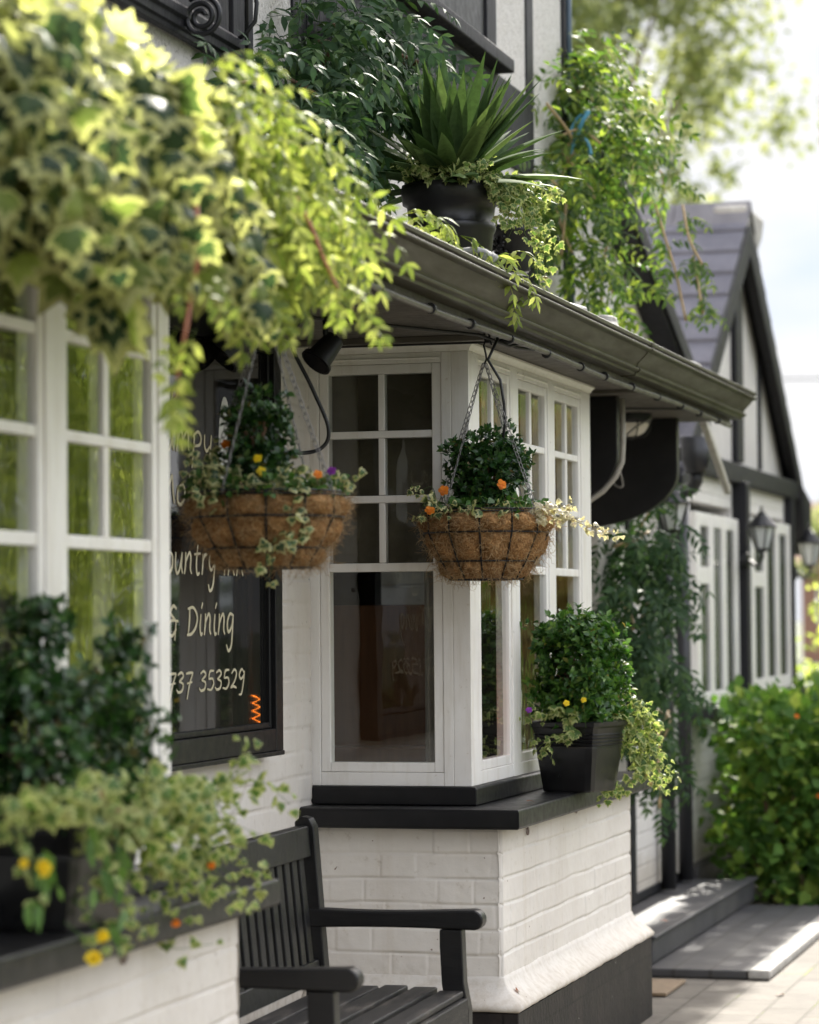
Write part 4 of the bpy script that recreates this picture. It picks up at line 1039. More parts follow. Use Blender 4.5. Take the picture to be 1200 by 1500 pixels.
# ------------------------------------------------------------------ planters on the sills, pots on the roof
def square_planter(label, c, bot, top, h, rot, group='black planters on the window sills'):
    t = thing('planter', label, 'planter', c, group)
    prof = [(bot * .97, 0), (bot, .006), (bot + (top - bot) * .62, h * .62)]
    for k in range(4):
        z = h * (.66 + .05 * k); o = bot + (top - bot) * (.66 + .05 * k)
        prof += [(o - .0015, z - h * .014), (o + .003, z), (o - .0015, z + h * .014)]
    prof += [(top * .985, h * .90), (top + .004, h * .93), (top + .006, h * .985), (top + .001, h), (top - .016, h), (top - .02, h * .90)]
    mb = MB(); cr = .12
    rings = []
    for (hw, z) in prof:
        ring = []
        for q in range(4):
            for a in (-.5, 0, .5):
                ang = q * PI / 2 + PI / 4 + a * .30
                # rounded square
                ca, sa = math.cos(ang), math.sin(ang); s = 1 / max(abs(ca), abs(sa))
                s = s * (1 - .035 * (1 if a == 0 else 0))
                ring.append((hw * ca * s, hw * sa * s, z))
        rings.append(ring)
    n = 12; R = Matrix.Rotation(rot, 3, 'Z'); b0 = 0
    for ring in rings:
        for p in ring: v = R @ Vector(p); mb.v.append((v.x + c[0], v.y + c[1], v.z + c[2]))
    for i in range(len(rings) - 1):
        for k in range(n): mb.f.append((i * n + k, i * n + (k + 1) % n, (i + 1) * n + (k + 1) % n, (i + 1) * n + k))
    mb.f.append(tuple(range(n))[::-1])
    mb.build('body', M['planter'], t, .0)
    so_ = MB(); m_ = (top - .012)
    pts = [R @ Vector(p) for p in ((-m_, -m_, h * .92), (m_, -m_, h * .92), (m_, m_, h * .92), (-m_, m_, h * .92))]
    so_.add([(p.x + c[0], p.y + c[1], p.z + c[2]) for p in pts], [(0, 1, 2, 3)]); so_.build('soil', M['soil'], t)
    return t
square_planter('ridged black square planter with trailing ivy standing on the far bay sill', (-1.985, 9.235, .889), .090, .117, .228, -.28)
square_planter('black square planter with box bush and yellow flowers on the nearest sill', (-2.10, 5.02, .889), .115, .148, .215, -.12)

pt = thing('flower_pot', 'large round black flowerpot with spiky yucca standing on the canopy roof', 'flower pot', (-2.19, 8.43, 2.44), 'black pots on the canopy roof')
mb = MB(); mb.lathe([(.105, 0), (.112, .01), (.128, .17), (.133, .178), (.136, .19), (.133, .20), (.128, .204), (.134, .255), (.147, .262), (.151, .30), (.149, .318), (.140, .318), (.134, .29)], (-2.19, 8.43, 2.44), 48)
mb.build('body', M['pot'], pt, 0, True)
s_ = MB(); s_.lathe([(.001, .295), (.137, .292)], (-2.19, 8.43, 2.44), 32, False); s_.build('soil', M['soil'], pt)
p2 = thing('flower_pot', 'small black pot with raised leaf pattern tucked behind the large roof pot', 'flower pot', (-2.115, 8.92, 2.44), 'black pots on the canopy roof')
mb = MB(); mb.lathe([(.050, .09), (.054, .095), (.056, .13), (.058, .135), (.066, .20), (.078, .21), (.081, .235), (.075, .235), (.07, .21)], (-2.115, 8.92, 2.46), 32); mb.lathe([(.03, 0), (.04, .0), (.05, .09)], (-2.115, 8.92, 2.445), 20)
mb.build('body', M['pot'], p2, 0, True)
or_ = MB()
for k in range(26):
    a = -2.3 + random.uniform(-.55, .75); z = 2.46 + random.uniform(.125, .20); r = .064 + (z - 2.59) * .12
    or_.lathe([(.001, -.006), (.007, -.003), (.008, .002), (.001, .006)], (-2.115 + r * math.cos(a), 8.92 + r * math.sin(a), z), 6, False)
or_.build('relief', M['pot'], p2, 0, True)

# loose pieces lying on the canopy roof
def rock(name, label, c, s, mt, seed):
    bm = bmesh.new(); bmesh.ops.create_icosphere(bm, subdivisions=3, radius=1)
    r_ = random.Random(seed)
    for v in bm.verts:
        q = v.co; k = 1 + .16 * (math.sin(q.x * 3.1 + seed) * math.cos(q.y * 2.7) + math.sin(q.z * 4 + seed * 2)) 
        m_ = max(abs(q.x), abs(q.y), abs(q.z)); q2 = q / m_ * .5 + q * .5
        v.co = Vector((q2.x * k * s[0] + c[0], q2.y * k * s[1] + c[1], q2.z * k * s[2] + c[2]))
    me = bpy.data.meshes.new(name); bm.to_mesh(me); bm.free()
    o = link_mesh(name, me, mt, None, 0, True); tag(o, label, name.replace('_', ' ')); return o
rock('loose_tile', 'lichen spotted grey tile lying on the canopy below the large pot', (-1.94, 7.75, 2.445), (.045, .09, .028), M['slate_loose'], 3)
rock('stone', 'pale stone lump lying on the canopy edge below the climbing vine', (-1.955, 9.62, 2.450), (.03, .10, .022), M['stone'], 5)
rock('stone', 'small pale stone at the far end of the canopy gutter', (-1.96, 11.35, 2.44), (.03, .13, .02), M['stone'], 8)
tag(MB().tube([(-2.05, 9.0, 2.448), (-1.98, 9.15, 2.462), (-1.97, 9.32, 2.466), (-2.0, 9.45, 2.45)], .010, 8).build('hose', M['cable_grey'], None, 0, True), 'short grey hose lying on the canopy beside the pale stone', 'hose')

# ------------------------------------------------------------------ hanging baskets
def basket(c, label, R=.182, H=.18, apex_z=.46, rot=0.0, hook_to=None, seed=1):
    """c = centre of the rim"""
    t = thing('hanging_basket', label, 'hanging basket', c, 'hanging baskets under the canopy')
    cx, cy, cz = c; nth = 168; nw = 12
    th = np.linspace(0, 2 * PI, nth, endpoint=False)
    RR = np.array([1.0, 1.0, .77, .575, 0]); ZZ = np.array([.004, -.054, -.138, -.188, -.192]) * H / .19
    tt = np.concatenate([[-.12, -.05], np.linspace(0, 3, 58), [3.15, 3.5, 4]]); nz_ = len(tt)
    V = []
    for i, t_ in enumerate(tt):
        r = np.interp(t_, range(5), RR) * R; z = np.interp(t_, range(5), ZZ) + (.012 if t_ < 0 else 0)
        fr_ = t_ % 1 if 0 <= t_ <= 3 else 0
        tier = math.sin(PI * fr_) ** .6 if 0 < t_ < 3 else 0
        bul = np.abs(np.sin((th - rot) * nw / 2)) ** .6
        uneven = .55 + .9 * vnoise((th - rot) * nw / (2 * PI) * 1.0 + seed * 7 + .5, np.full(nth, math.floor(max(0, t_)) * 3.3), seed)
        fuzz = (vnoise(th * 14, np.full(nth, t_ * 7.), seed + 2) - .5) * .035 + (vnoise(th * 40, np.full(nth, t_ * 20.), seed + 3) - .5) * .018
        rr = r * (.945 + .125 * bul * tier * uneven + 1.5 * fuzz * (1 if t_ < 3.2 else 0))
        V.append(np.stack([cx + rr * np.cos(th), cy + rr * np.sin(th), cz + z - .008 * bul * tier * uneven * (t_ > 1)], 1))
    V = np.concatenate(V); idx = np.arange(nth * nz_).reshape(nz_, nth); nx = np.roll(idx, -1, 1)
    F = np.stack([idx[:-1], idx[1:], nx[1:], nx[:-1]], -1).reshape(-1, 4)
    ln = np_mesh('liner', V, [F], M['coir'], t, True)
    # stray curly coir fibres
    L = Leaves('thin'); G3 = V.reshape(nz_, nth, 3)
    for q in range(2600):
        p = G3[rng.integers(1, nz_ - 5), rng.integers(0, nth)]
        o = unit(p - np.array([cx, cy, cz - .06])); tg = unit(np.cross(o, rand_unit(1)[0]))
        loose = rng.random() < .10
        pts = curve_pts(p + o * .0012, tg + o * (.5 if loose else .10), rng.uniform(.025, .07), 6, .3, 4.5)
        L.stem(pts, .0008 if loose else .00065)
    L.add(np.array([[cx, cy, cz - .01]]), np.array([1., 0, 0]), np.array([0, 0, 1.]), .01)
    L.build('fibres', M['fibre'], ln, False)
    so_ = MB(); so_.lathe([(.001, .02), (R * .6, .015), (R * .95, -.002)], (cx, cy, cz), 32, False); so_.build('soil', M['soil'], t, 0, True)
    # wire frame
    w = MB(); rings = [(1.0, .006), (1.0, -.054), (.775, -.139), (.58, -.192)]
    for (k, z) in rings:
        w.tube([(cx + R * k * math.cos(a), cy + R * k * math.sin(a), cz + z * H / .19) for a in np.linspace(0, 2 * PI, 40)[:-1]], .0026, 6, closed=True)
    w.tube([(cx + R * 1.0 * math.cos(a), cy + R * 1.0 * math.sin(a), cz + .013) for a in np.linspace(0, 2 * PI, 40)[:-1]], .003, 6, closed=True)
    for i in range(nw):
        a = rot + 2 * PI * i / nw
        w.tube([(cx + R * k * math.cos(a), cy + R * k * math.sin(a), cz + z * H / .19) for (k, z) in [(1.0, .012)] + rings], .0026, 6)
    w.build('wire_frame', M['iron'], t, 0, True)
    # four chains of small links up to a hook
    ap = Vector((cx + (hook_to[0] - cx if hook_to else 0), cy + (hook_to[1] - cy if hook_to else 0), cz + apex_z))
    for i in range(4):
        a = rot + PI / 4 + i * PI / 2 + .2
        p0 = Vector((cx + R * 1.03 * math.cos(a), cy + R * 1.03 * math.sin(a), cz + .008)); d = (ap - p0); n = int(d.length / .017)
        d = d.normalized(); s1 = d.cross(Vector((0, 0, 1))).normalized(); s2 = s1.cross(d)
        ch = MB()
        for k in range(n):
            o = p0 + d * ((k + .5) * .017); sd = s1 if k % 2 == 0 else s2
            sd = (sd + (s2 if k % 2 == 0 else s1) * .35).normalized()
            lp = []
            for q in range(8):
                b_ = 2 * PI * q / 8; lp.append(o + d * (.0115 * math.cos(b_)) + sd * (.0048 * math.sin(b_)))
            ch.tube(lp, .0013, 4, closed=True)
        ch.build('chain', M['chain'], t, 0, True)
    hk = MB()
    q = [(0, 0, -.01), (.006, 0, .004), (.004, 0, .02), (-.002, 0, .045), (.006, 0, .062), (.017, 0, .058), (.022, 0, .045)]
    hk.tube([(ap.x + x, ap.y + y, ap.z + z) for (x, y, z) in q], .003, 6); hk.build('hook', M['iron'], t, 0, True)
    return t, ap
bR, apR = basket((-2.045, 8.248, 1.755), 'coir lined wire basket with orange flowers hanging before the bay corner', .184, .188, .455, .14, seed=1)
bL, apL = basket((-2.162, 6.555, 1.742), 'coir lined wire basket hanging in front of the lettered sign board', .182, .165, .465, .30, seed=6)
for (ap, lb) in ((apR, 'black iron eave hook holding the basket at the bay corner'), (apL, 'black iron eave hook holding the basket by the sign')):
    h = MB(); z = ap.z + .06
    h.tube([(ap.x + .0, ap.y, 2.289), (ap.x + .0, ap.y, z + .01), (ap.x + .004, ap.y, z - .006), (ap.x + .012, ap.y, z - .006), (ap.x + .016, ap.y, z + .008), (ap.x + .014, ap.y, 2.289)], .0035, 6)
    tag(h.build('eave_hook', M['iron'], None, 0, True), lb, 'hook', 'hooks under the canopy')
tag(MB().tube([(-2.0, 8.25, 2.285), (-2.03, 8.23, 2.21), (-1.995, 8.235, 2.15), (-1.985, 8.24, 2.08), (-1.985, 8.25, 2.02), (-2.0, 8.25, 1.93)], .0045, 6).build('watering_hose', M['cable'], None, 0, True), 'thin black watering hose running down into the basket at the bay corner', 'hose', 'watering hoses')
tag(MB().tube([tuple(p) for p in smooth([(-2.40, 7.60, 2.285), (-2.43, 7.58, 2.22), (-2.375, 7.60, 2.09), (-2.335, 7.62, 1.98), (-2.355, 7.62, 1.925), (-2.42, 7.58, 1.91), (-2.44, 7.30, 1.915), (-2.25, 6.75, 1.86), (-2.16, 6.58, 1.80)], 8)], .0055, 6).build('watering_hose', M['cable'], None, 0, True), 'black watering hose looping down across the white window frame to the basket', 'hose', 'watering hoses')

# ------------------------------------------------------------------ lamps under the canopy and on the walls
def floodlight(c, d, label, r=.036, l=.095):
    t = thing('floodlight', label, 'floodlight', c, 'floodlights under the canopy')
    c = Vector(c); d = Vector(d).normalized()
    b_ = MB(); b_.tube([c - d * l * .5, c - d * l * .47, c, c + d * l * .40, c + d * l * .405, c + d * l * .5, c + d * l * .5], [r * .5, r * .8, r * .95, r * 1.05, r * 1.28, r * 1.3, r * 1.2], 24)
    b_.build('housing', M['iron'], t, 0, True).modifiers.new('es', 'EDGE_SPLIT').split_angle = .7
    MB().tube([c + d * l * .46, c + d * (l * .5 + .002)], r * 1.12, 20).build('lens', M['lens_dark'], t)
    MB().tube([c - d * l * .2, c + Vector((0, 0, .05)), Vector((c.x, c.y, 2.289))], .008, 8).build('mount', M['iron'], t, 0, True)
floodlight((-2.345, 7.63, 2.195), (-.42, -.5, -.70), 'black round floodlight tilted towards the sign from under the canopy')
floodlight((-2.55, 7.45, 2.215), (-.5, -.35, -.6), 'black floodlight close above the sign board in deep shade', .05, .12)
bh = thing('bulkhead_lamp', 'caged round bulkhead lamp on the canopy underside between the black brackets', 'lamp', (-2.285, 11.72, 2.25))
MB().lathe([(.082, 0), (.085, .02), (.085, .04)], (-2.285, 11.72, 2.249), 28).build('base', M['iron'], bh, 0, True)
MB().lathe([(.001, -.055), (.03, -.052), (.055, -.038), (.07, -.015), (.075, 0)], (-2.285, 11.72, 2.25), 28, False).build('glass', M['bulb'], bh, 0, True)
cg = MB()
for a in (0, PI / 3, 2 * PI / 3):
    cg.tube([(-2.285 + .082 * math.cos(a) * k, 11.72 + .082 * math.sin(a) * k, 2.25 - z) for (k, z) in ((1, -.01), (.98, .02), (.75, .052), (0, .066), (-.75, .052), (-.98, .02), (-1, -.01))], .003, 6)
cg.build('cage', M['iron'], bh, 0, True)
tag(MB().tube([tuple(p) for p in smooth([(-2.20, 11.72, 2.27), (-2.25, 11.5, 2.20), (-2.31, 11.4, 2.09), (-2.28, 11.3, 1.99), (-2.22, 11.2, 1.97), (-2.20, 11.0, 2.06), (-2.20, 10.9, 2.2), (-2.19, 10.85, 2.285)], 8)], .004, 6).build('cable', M['cable_grey'], None, 0, True), 'thin grey cable looping below the caged lamp under the canopy', 'cable')

def lantern(c, label, wall, h=.27, r=.085):
    t = thing('wall_lantern', label, 'lantern', c, 'carriage lanterns along the wall')
    x, y, z = c
    b_ = MB(); b_.lathe([(.012, 0), (r * .42, .006), (r * .5, .02)], c, 6, True, True); b_.build('base', M['iron'], t)
    MB().lathe([(r * .46, .021), (r * .92, h * .55)], c, 6, True, True).build('glass', M['lamp_glass'], t)
    f = MB()
    for k in range(6):
        a = 2 * PI * k / 6; f.tube([(x + r * .5 * math.cos(a), y + r * .5 * math.sin(a), z + .02), (x + r * .97 * math.cos(a), y + r * .97 * math.sin(a), z + h * .55)], .005, 5)
    f.build('glazing_bars', M['iron'], t)
    MB().lathe([(r * 1.12, h * .55), (r * 1.15, h * .57), (r * .8, h * .68), (r * .45, h * .80), (r * .3, h * .82), (r * .28, h * .87), (.008, h * .90), (.007, h * .96), (.012, h * .98), (.004, h)], c, 12, True, True).build('cap', M['iron'], t)
    MB().tube([tuple(p) for p in smooth([(x, y, z + .003), (x, y, z - .03), (x + (wall[0] - x) * .4, y + (wall[1] - y) * .4, z - .07), wall], 6)], .010, 8).build('arm', M['iron'], t, 0, True)
    MB().tube([wall, (wall[0] - .04, wall[1] + .005, wall[2])], .045, 12).build('wall_plate', M['iron'], t)
lantern((-2.36, 13.05, 1.83), 'black wall lantern half hidden by dark vine leaves below the canopy end', (-2.545, 13.15, 1.76), .25, .075)
lantern((-2.345, 15.70, 1.80), 'black carriage lantern on the post between the two cottage windows', (-2.46, 15.99, 1.76), .25, .074)
lantern((-2.46, 18.52, 1.76), 'black carriage lantern standing out beyond the far corner of the cottage', (-2.50, 18.16, 1.72), .28, .08)

# glowing filament lamp inside the bay
fl_ = thing('filament_lamp', 'small lamp with orange zigzag filament behind the bay glass mirrored in the sign', 'lamp', (-2.27, 8.86, 1.06))
m = M['glow'] = mat('orange_filament', (.8, .25, .03), .5); bsdf(m).inputs['Emission Color'].default_value = (1, .22, .02, 1); bsdf(m).inputs['Emission Strength'].default_value = 6
MB().tube([(-2.27 + .014 * (-1 if k % 2 else 1), 8.86, 1.085 + k * .0125) for k in range(11)], .0016, 5).build('filament', M['glow'], fl_)
MB().lathe([(.03, .945 - 1.06), (.03, -.09), (.012, -.085), (.012, .02)], (-2.27, 8.86, 1.06), 16, True, True).build('stand', M['iron'], fl_, 0, True)

# ------------------------------------------------------------------ steps, mat
stp = MB(); stp.box(-2.551, -2.20, 11.62, 14.34, .041, .145)
so_ = stp.build('door_step', M['deck'], None, .012); tag(so_, 'long dark stone step along the wall beyond the bay', 'step')
MB().box(-2.24, -2.185, 11.60, 14.36, .1452, .160).build('nosing', M['deck'], so_, .006)
pf = MB(); pf.box(-2.55, -1.80, 11.52, 14.15, .006, .040); po = pf.build('stone_platform', M['deck'], None, .006); tag(po, 'low platform of dark stone slabs in front of the step', 'platform')
MB().box(-1.7985, -1.71, 11.515, 14.15, .006, .044).build('edging', M['stone'], po, .008)
tag(MB().box(-2.20, -2.02, 10.93, 11.36, .006, .020).build('doormat', painted('tan_mat', (.18, .125, .075), (.25, .18, .11), .9, 30, .004, 120), None, .004), 'tan coir doormat lying on the paving behind the bay', 'doormat')
tag(MB().tube([tuple(p) for p in smooth([(-2.52, 11.66, 3.37), (-2.49, 11.66, 3.44), (-2.46, 11.64, 3.50), (-2.44, 11.66, 3.54), (-2.49, 11.69, 3.52), (-2.52, 11.7, 3.46), (-2.45, 11.66, 3.42), (-2.43, 11.66, 3.36)], 6)], .009, 8).build('rope', M['rope'], None, 0, True), 'piece of faded blue rope tied in the climbing vine', 'rope')
tag(MB().tube([(-40 + 50 * t, 60, 8.6 - 2.2 * t - .9 * math.sin(PI * t)) for t in np.linspace(0, 1, 20)], .018, 6).build('overhead_cable', M['cable'], None, 0, True), 'thin dark cable hanging across the sky beyond the cottage', 'cable')
# ------------------------------------------------------------------ foliage clusters (x, y, z, radius)
IVYF = [(-1.93,4.38,2.47,.08),(-1.90,4.48,2.50,.07),(-1.90,4.62,2.49,.06),(-1.89,4.80,2.46,.06),(-1.92,4.52,2.43,.07),(-1.90,4.63,2.40,.08),(-1.94,4.52,2.32,.09),(-1.88,4.64,2.29,.11),(-1.92,4.53,2.19,.10),(-1.87,4.75,2.20,.11),(-1.90,4.54,2.10,.07),(-1.84,4.85,2.37,.10),(-1.84,4.96,2.29,.11),(-1.84,4.76,2.09,.10),(-1.85,5.16,2.37,.09),(-1.84,5.07,2.19,.11),(-1.87,4.76,2.02,.05),(-1.84,5.30,2.28,.08),(-1.81,5.25,2.16,.10),(-1.96,4.41,2.35,.10),(-1.97,4.41,2.17,.09)]
WISF = [(-1.83,5.20,2.46,.06),(-1.82,5.40,2.30,.07),(-1.81,5.35,2.14,.06),(-1.82,5.27,2.43,.07),(-1.82,5.48,2.43,.08),(-1.83,5.69,2.41,.08),(-1.82,5.80,2.34,.09),(-1.81,5.90,2.30,.07),(-1.83,5.59,2.26,.08),(-1.81,5.70,2.18,.07),(-1.81,5.92,2.38,.05),(-1.81,5.95,2.28,.05),(-1.83,5.88,2.14,.03)]
WISU = [(-2.51,7.95,3.03,.10),(-2.52,8.16,3.17,.13),(-2.53,8.48,3.27,.13),(-2.55,8.30,3.05,.12),(-2.55,8.55,3.14,.12),(-2.55,8.80,3.30,.12),(-2.51,8.0,2.87,.13),(-2.57,8.40,2.92,.10),(-2.56,8.95,3.25,.10),(-2.56,9.2,3.36,.09),(-2.53,8.75,3.02,.09),(-2.45,7.14,2.86,.07),(-2.45,7.5,2.78,.13),(-2.47,7.8,2.74,.12)]
WISR = [(-2.57,11.87,3.71,.12),(-2.46,11.90,3.74,.13),(-2.44,11.91,3.57,.17),(-2.51,11.69,3.39,.14),(-2.41,12.03,3.44,.17),(-2.40,12.3,3.56,.11),(-2.36,12.3,3.40,.10),(-2.43,11.72,3.19,.14),(-2.50,11.49,3.14,.17),(-2.48,11.51,2.94,.17),(-2.41,11.74,2.91,.13),(-2.36,11.76,2.79,.08),(-2.57,11.46,3.55,.08),(-2.53,11.27,3.22,.11),(-2.27,12.45,3.30,.05)]
WISL = [(-2.46,12.45,1.76,.15),(-2.39,12.61,1.83,.15),(-2.46,12.35,1.52,.18),(-2.39,12.62,1.55,.15),(-2.37,12.64,1.28,.15),(-2.43,12.41,1.29,.12),(-2.35,12.86,1.03,.12),(-2.38,12.66,.83,.12),(-2.42,12.5,2.0,.10)]

# foreground: variegated ivy over the gutter, lime wisteria shoots at its end
L = Leaves('ivy')
P, d = in_balls(IVYF, 470, .3)
up = np.clip((P[:, 2] - 2.0) / .45, 0, 1)[:, None]
L.add(P, unit(np.array([.15, -.05, -.95]) + d * .45 + rng.normal(size=P.shape) * .28), unit(np.array([.45, -.55, .30]) + up * np.array([.1, .1, .5]) + rng.normal(size=P.shape) * .55), rng.uniform(.05, .115, len(P)))
for k in range(78):
    y0 = 4.25 + 1.0 * rng.random(); top_ = 2.485 - .04 * (y0 - 4.25) - .14 * rng.random()
    ln = .40 * rng.uniform(.3, 1.0); x0 = rng.uniform(-1.93, -1.80)
    pts = curve_pts((x0 - .04, y0, top_), (.25, -.08, -.1), ln, 7, 2.6, .45); L.stem(pts, .0022)
    for i in range(1, len(pts)):
        sd = 1 if i % 2 else -1; s_ = rng.uniform(.045, .105) * (1.15 - .5 * i / 7)
        L.add(pts[i] + np.array([.012, sd * .018, 0]), unit(np.array([.15, sd * .55, -.85]) + rng.normal(size=3) * .22), unit(np.array([.55, -.55, .35]) + rng.normal(size=3) * .38), s_)
t = thing('ivy_plant', 'large variegated ivy smothering the canopy gutter at the upper left, sunlit on top', 'ivy', (-1.9, 4.7, 2.3))
L.build('foliage', M['ivy_big'], t)
# sunlight put into the colour: paler leaves over the top of the mass
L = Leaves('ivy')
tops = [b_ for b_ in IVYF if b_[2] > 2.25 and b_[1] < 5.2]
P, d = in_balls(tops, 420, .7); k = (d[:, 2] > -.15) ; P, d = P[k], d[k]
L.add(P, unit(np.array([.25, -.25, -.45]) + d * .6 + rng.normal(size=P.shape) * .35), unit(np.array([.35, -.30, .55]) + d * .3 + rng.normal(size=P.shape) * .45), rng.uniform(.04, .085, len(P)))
L.build('sunlit_leaves', M['ivy_sunlit_top'], t)
L = Leaves('long')
P, d = in_balls(WISF, 190, .2)
for i in range(len(P)):
    dd = unit(d[i] * .7 + np.array([.15, .35, -.05]) + rng.normal(size=3) * .35)
    pinnate(L, P[i], dd, rng.uniform(.09, .16), rng.integers(4, 6), rng.uniform(.042, .060), 1.7, unit(np.array([.3, -.35, .8]) + rng.normal(size=3) * .3))
t = thing('wisteria', 'lime green wisteria shoots sprawling over the gutter in front of the sign', 'wisteria', (-1.82, 5.7, 2.3))
SHOOT_F = [[(x + .055, y - .20, z) for (x, y, z) in s] for s in SHOOT_F]
for s in SHOOT_F:
    n = len(s)
    for k in range(1, n):
        for q in range(2):
            pinnate(L, np.array(s[k]) + rng.normal(size=3) * .01, unit(rng.normal(size=3) * .7 + np.array([.1, -.1, -.3])), .09, 4, .038, 1.6, (.2, -.6, .7))
L.build('foliage', M['wist_lime'], t)
st_ = MB()
for s in SHOOT_F: st_.tube(smooth([np.array(p) for p in s], 5), [.0055 - .003 * i / (len(smooth([np.array(p) for p in s], 5)) - 1) for i in range(len(smooth([np.array(p) for p in s], 5)))], 7)
st_.build('shoot', M['redstem'], t, 0, True)

def wisteria(balls, n, leaf, key, label, ln=(.18, .30), pairs=(5, 7), loc=None, bias=(.35, -.25, .0), nb=(.4, -.4, .7), extra=()):
    L = Leaves('long'); P, d = in_balls(balls, n, .25)
    for i in range(n):
        dd = unit(d[i] * .8 + np.array(bias) + rng.normal(size=3) * .35)
        pinnate(L, P[i], dd, rng.uniform(*ln), rng.integers(*pairs), leaf * rng.uniform(.8, 1.15), 1.3, unit(np.array(nb) + rng.normal(size=3) * .35))
    for s in extra:
        for k in range(1, len(s)):
            for q in range(3): pinnate(L, np.array(s[k]) - (np.array(s[k]) - np.array(s[k - 1])) * rng.random(), unit(rng.normal(size=3) + np.array([.3, 0, -.2])), .13, 5, leaf * .85, 1.4, (.3, -.4, .7))
    t = thing('wisteria', label, 'wisteria', loc or balls[0][:3])
    L.build('foliage', M[key], t)
    s2 = MB()
    B = sorted(balls, key=lambda b_: b_[2])
    for b_ in B:
        o = min([q for q in B if q is not b_], key=lambda q: (Vector(q[:3]) - Vector(b_[:3])).length)
        pts = smooth([np.array(o[:3]) + np.array([-.05, 0, 0]), (np.array(o[:3]) + np.array(b_[:3])) / 2 + rng.normal(size=3) * .04, np.array(b_[:3])], 5)
        s2.tube(pts, .006, 6)
    for s in extra: s2.tube(smooth([np.array(p) for p in s], 5), .006, 6)
    s2.build('stems', M['strawstem'] if extra else M['twig'], t, 0, True)
    return t
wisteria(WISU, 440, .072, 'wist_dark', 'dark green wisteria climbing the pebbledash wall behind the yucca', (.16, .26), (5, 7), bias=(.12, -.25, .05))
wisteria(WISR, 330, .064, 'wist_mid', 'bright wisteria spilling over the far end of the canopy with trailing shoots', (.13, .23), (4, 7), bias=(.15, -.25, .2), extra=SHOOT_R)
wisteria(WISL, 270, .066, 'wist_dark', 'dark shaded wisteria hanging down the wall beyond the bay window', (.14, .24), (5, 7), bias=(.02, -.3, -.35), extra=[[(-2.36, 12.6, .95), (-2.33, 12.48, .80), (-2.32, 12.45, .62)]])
# pale new shoots and ferny leaves along the canopy edge under the pot
L = Leaves('long')
for (x, y, z) in ((-1.98, 7.55, 2.50), (-1.95, 7.30, 2.49), (-1.97, 7.42, 2.52), (-1.93, 7.85, 2.46), (-1.92, 8.0, 2.45), (-2.0, 7.2, 2.5), (-1.96, 7.65, 2.5), (-1.93, 8.05, 2.43), (-1.95, 8.1, 2.44)):
    for k in range(3): pinnate(L, (x, y, z), unit(np.array([.5, .1, .3]) + rng.normal(size=3) * .5), .13, 4, .05, 2.0, (.3, -.3, .8))
tag(L.build('wisteria', M['wist_lime']), 'pale young wisteria leaves along the canopy edge below the large pot', 'wisteria')

# yucca
V = []; F = []; E = []
n0 = 0
for i in range(118):
    a = rng.uniform(0, 2 * PI); el = rng.uniform(.12, 1.25) if i > 22 else rng.uniform(1.0, 1.5)
    ln = rng.uniform(.28, .42); w_ = rng.uniform(.016, .023)
    d = np.array([math.cos(a) * math.cos(el), math.sin(a) * math.cos(el), math.sin(el)]); p = np.array([-2.19, 8.43, 2.75]) + d * .02
    sd = unit(np.array([-math.sin(a), math.cos(a), 0]) + rng.normal(size=3) * .12); ns = 8
    for k in range(ns + 1):
        t_ = k / ns; ww = w_ * (.75 + .7 * math.sin(PI * min(1, t_ * 1.05)) ** .8) * (1 - t_ ** 4) + .0006
        up_ = unit(np.cross(sd, d)); c = p
        for s, e in ((-1, 1), (0, 0), (1, 1)):
            V.append(c + sd * s * ww + up_ * abs(s) * ww * .5); E.append(e)
        d = unit(d - np.array([0, 0, .02 + .05 * math.cos(el)])); p = p + d * ln / ns
    for k in range(ns):
        b_ = n0 + k * 3
        F += [(b_, b_ + 1, b_ + 4, b_ + 3), (b_ + 1, b_ + 2, b_ + 5, b_ + 4)]
    n0 += 3 * (ns + 1)
yo = np_mesh('yucca', np.array(V), [np.array(F)], M['yucca'], None, True, {'edge': np.array(E)})
tag(yo, 'spiky yucca with long sword leaves growing from the large roof pot', 'yucca')

def ivy(trails, leaf, key, label, loc, face=(.4, -.7, .5), step=.018, jit=.5, rep=2, wob=.018, stem=.0014):
    L = Leaves('ivy')
    for s in trails:
        for q in range(rep):
            pts = [np.array(p) + rng.normal(size=3) * wob * (i > 0) for i, p in enumerate(s)]
            ivy_trail(L, smooth(pts, 5), step, leaf, face, jit, stem)
    t = thing('ivy_plant', label, 'ivy', loc); L.build('foliage', M[key], t)
    return t
ivy(IVY_L, .040, 'ivy_pale', 'pale variegated ivy trailing along the nearest sill from the planter', (-1.95, 5.1, 1.1), (.5, -.7, .5), .026, .55, 2, .030)
ivy(IVY_R, .036, 'ivy_pale', 'sunlit variegated ivy tumbling from the ridged planter on the far bay sill', (-1.93, 9.2, 1.12), (.4, -.6, .6), .017, .5, 3, .022)
ivy(IVY_BR[:3], .026, 'ivy_pink', 'pinkish white ivy strand reaching out from the basket at the bay corner', (-1.9, 8.2, 1.75), (.3, -.8, .4), .010, .6, 2, .007)
ivy(IVY_BR[3:], .030, 'ivy', 'small dark ivy among the flowers of the basket at the bay corner', (-2.1, 8.1, 1.75), (.3, -.7, .6), .014, .6, 2, .012)
ivy(IVY_BL, .032, 'ivy', 'trailing green ivy around the rim of the basket by the sign', (-2.2, 6.45, 1.77), (.3, -.7, .6), .017, .6, 2, .014)
ivy(IVY_POT, .034, 'ivy_pale', 'pale ivy spilling around the yucca and down the roof pots', (-2.19, 8.4, 2.75), (.4, -.7, .5), .014, .6, 3, .016)

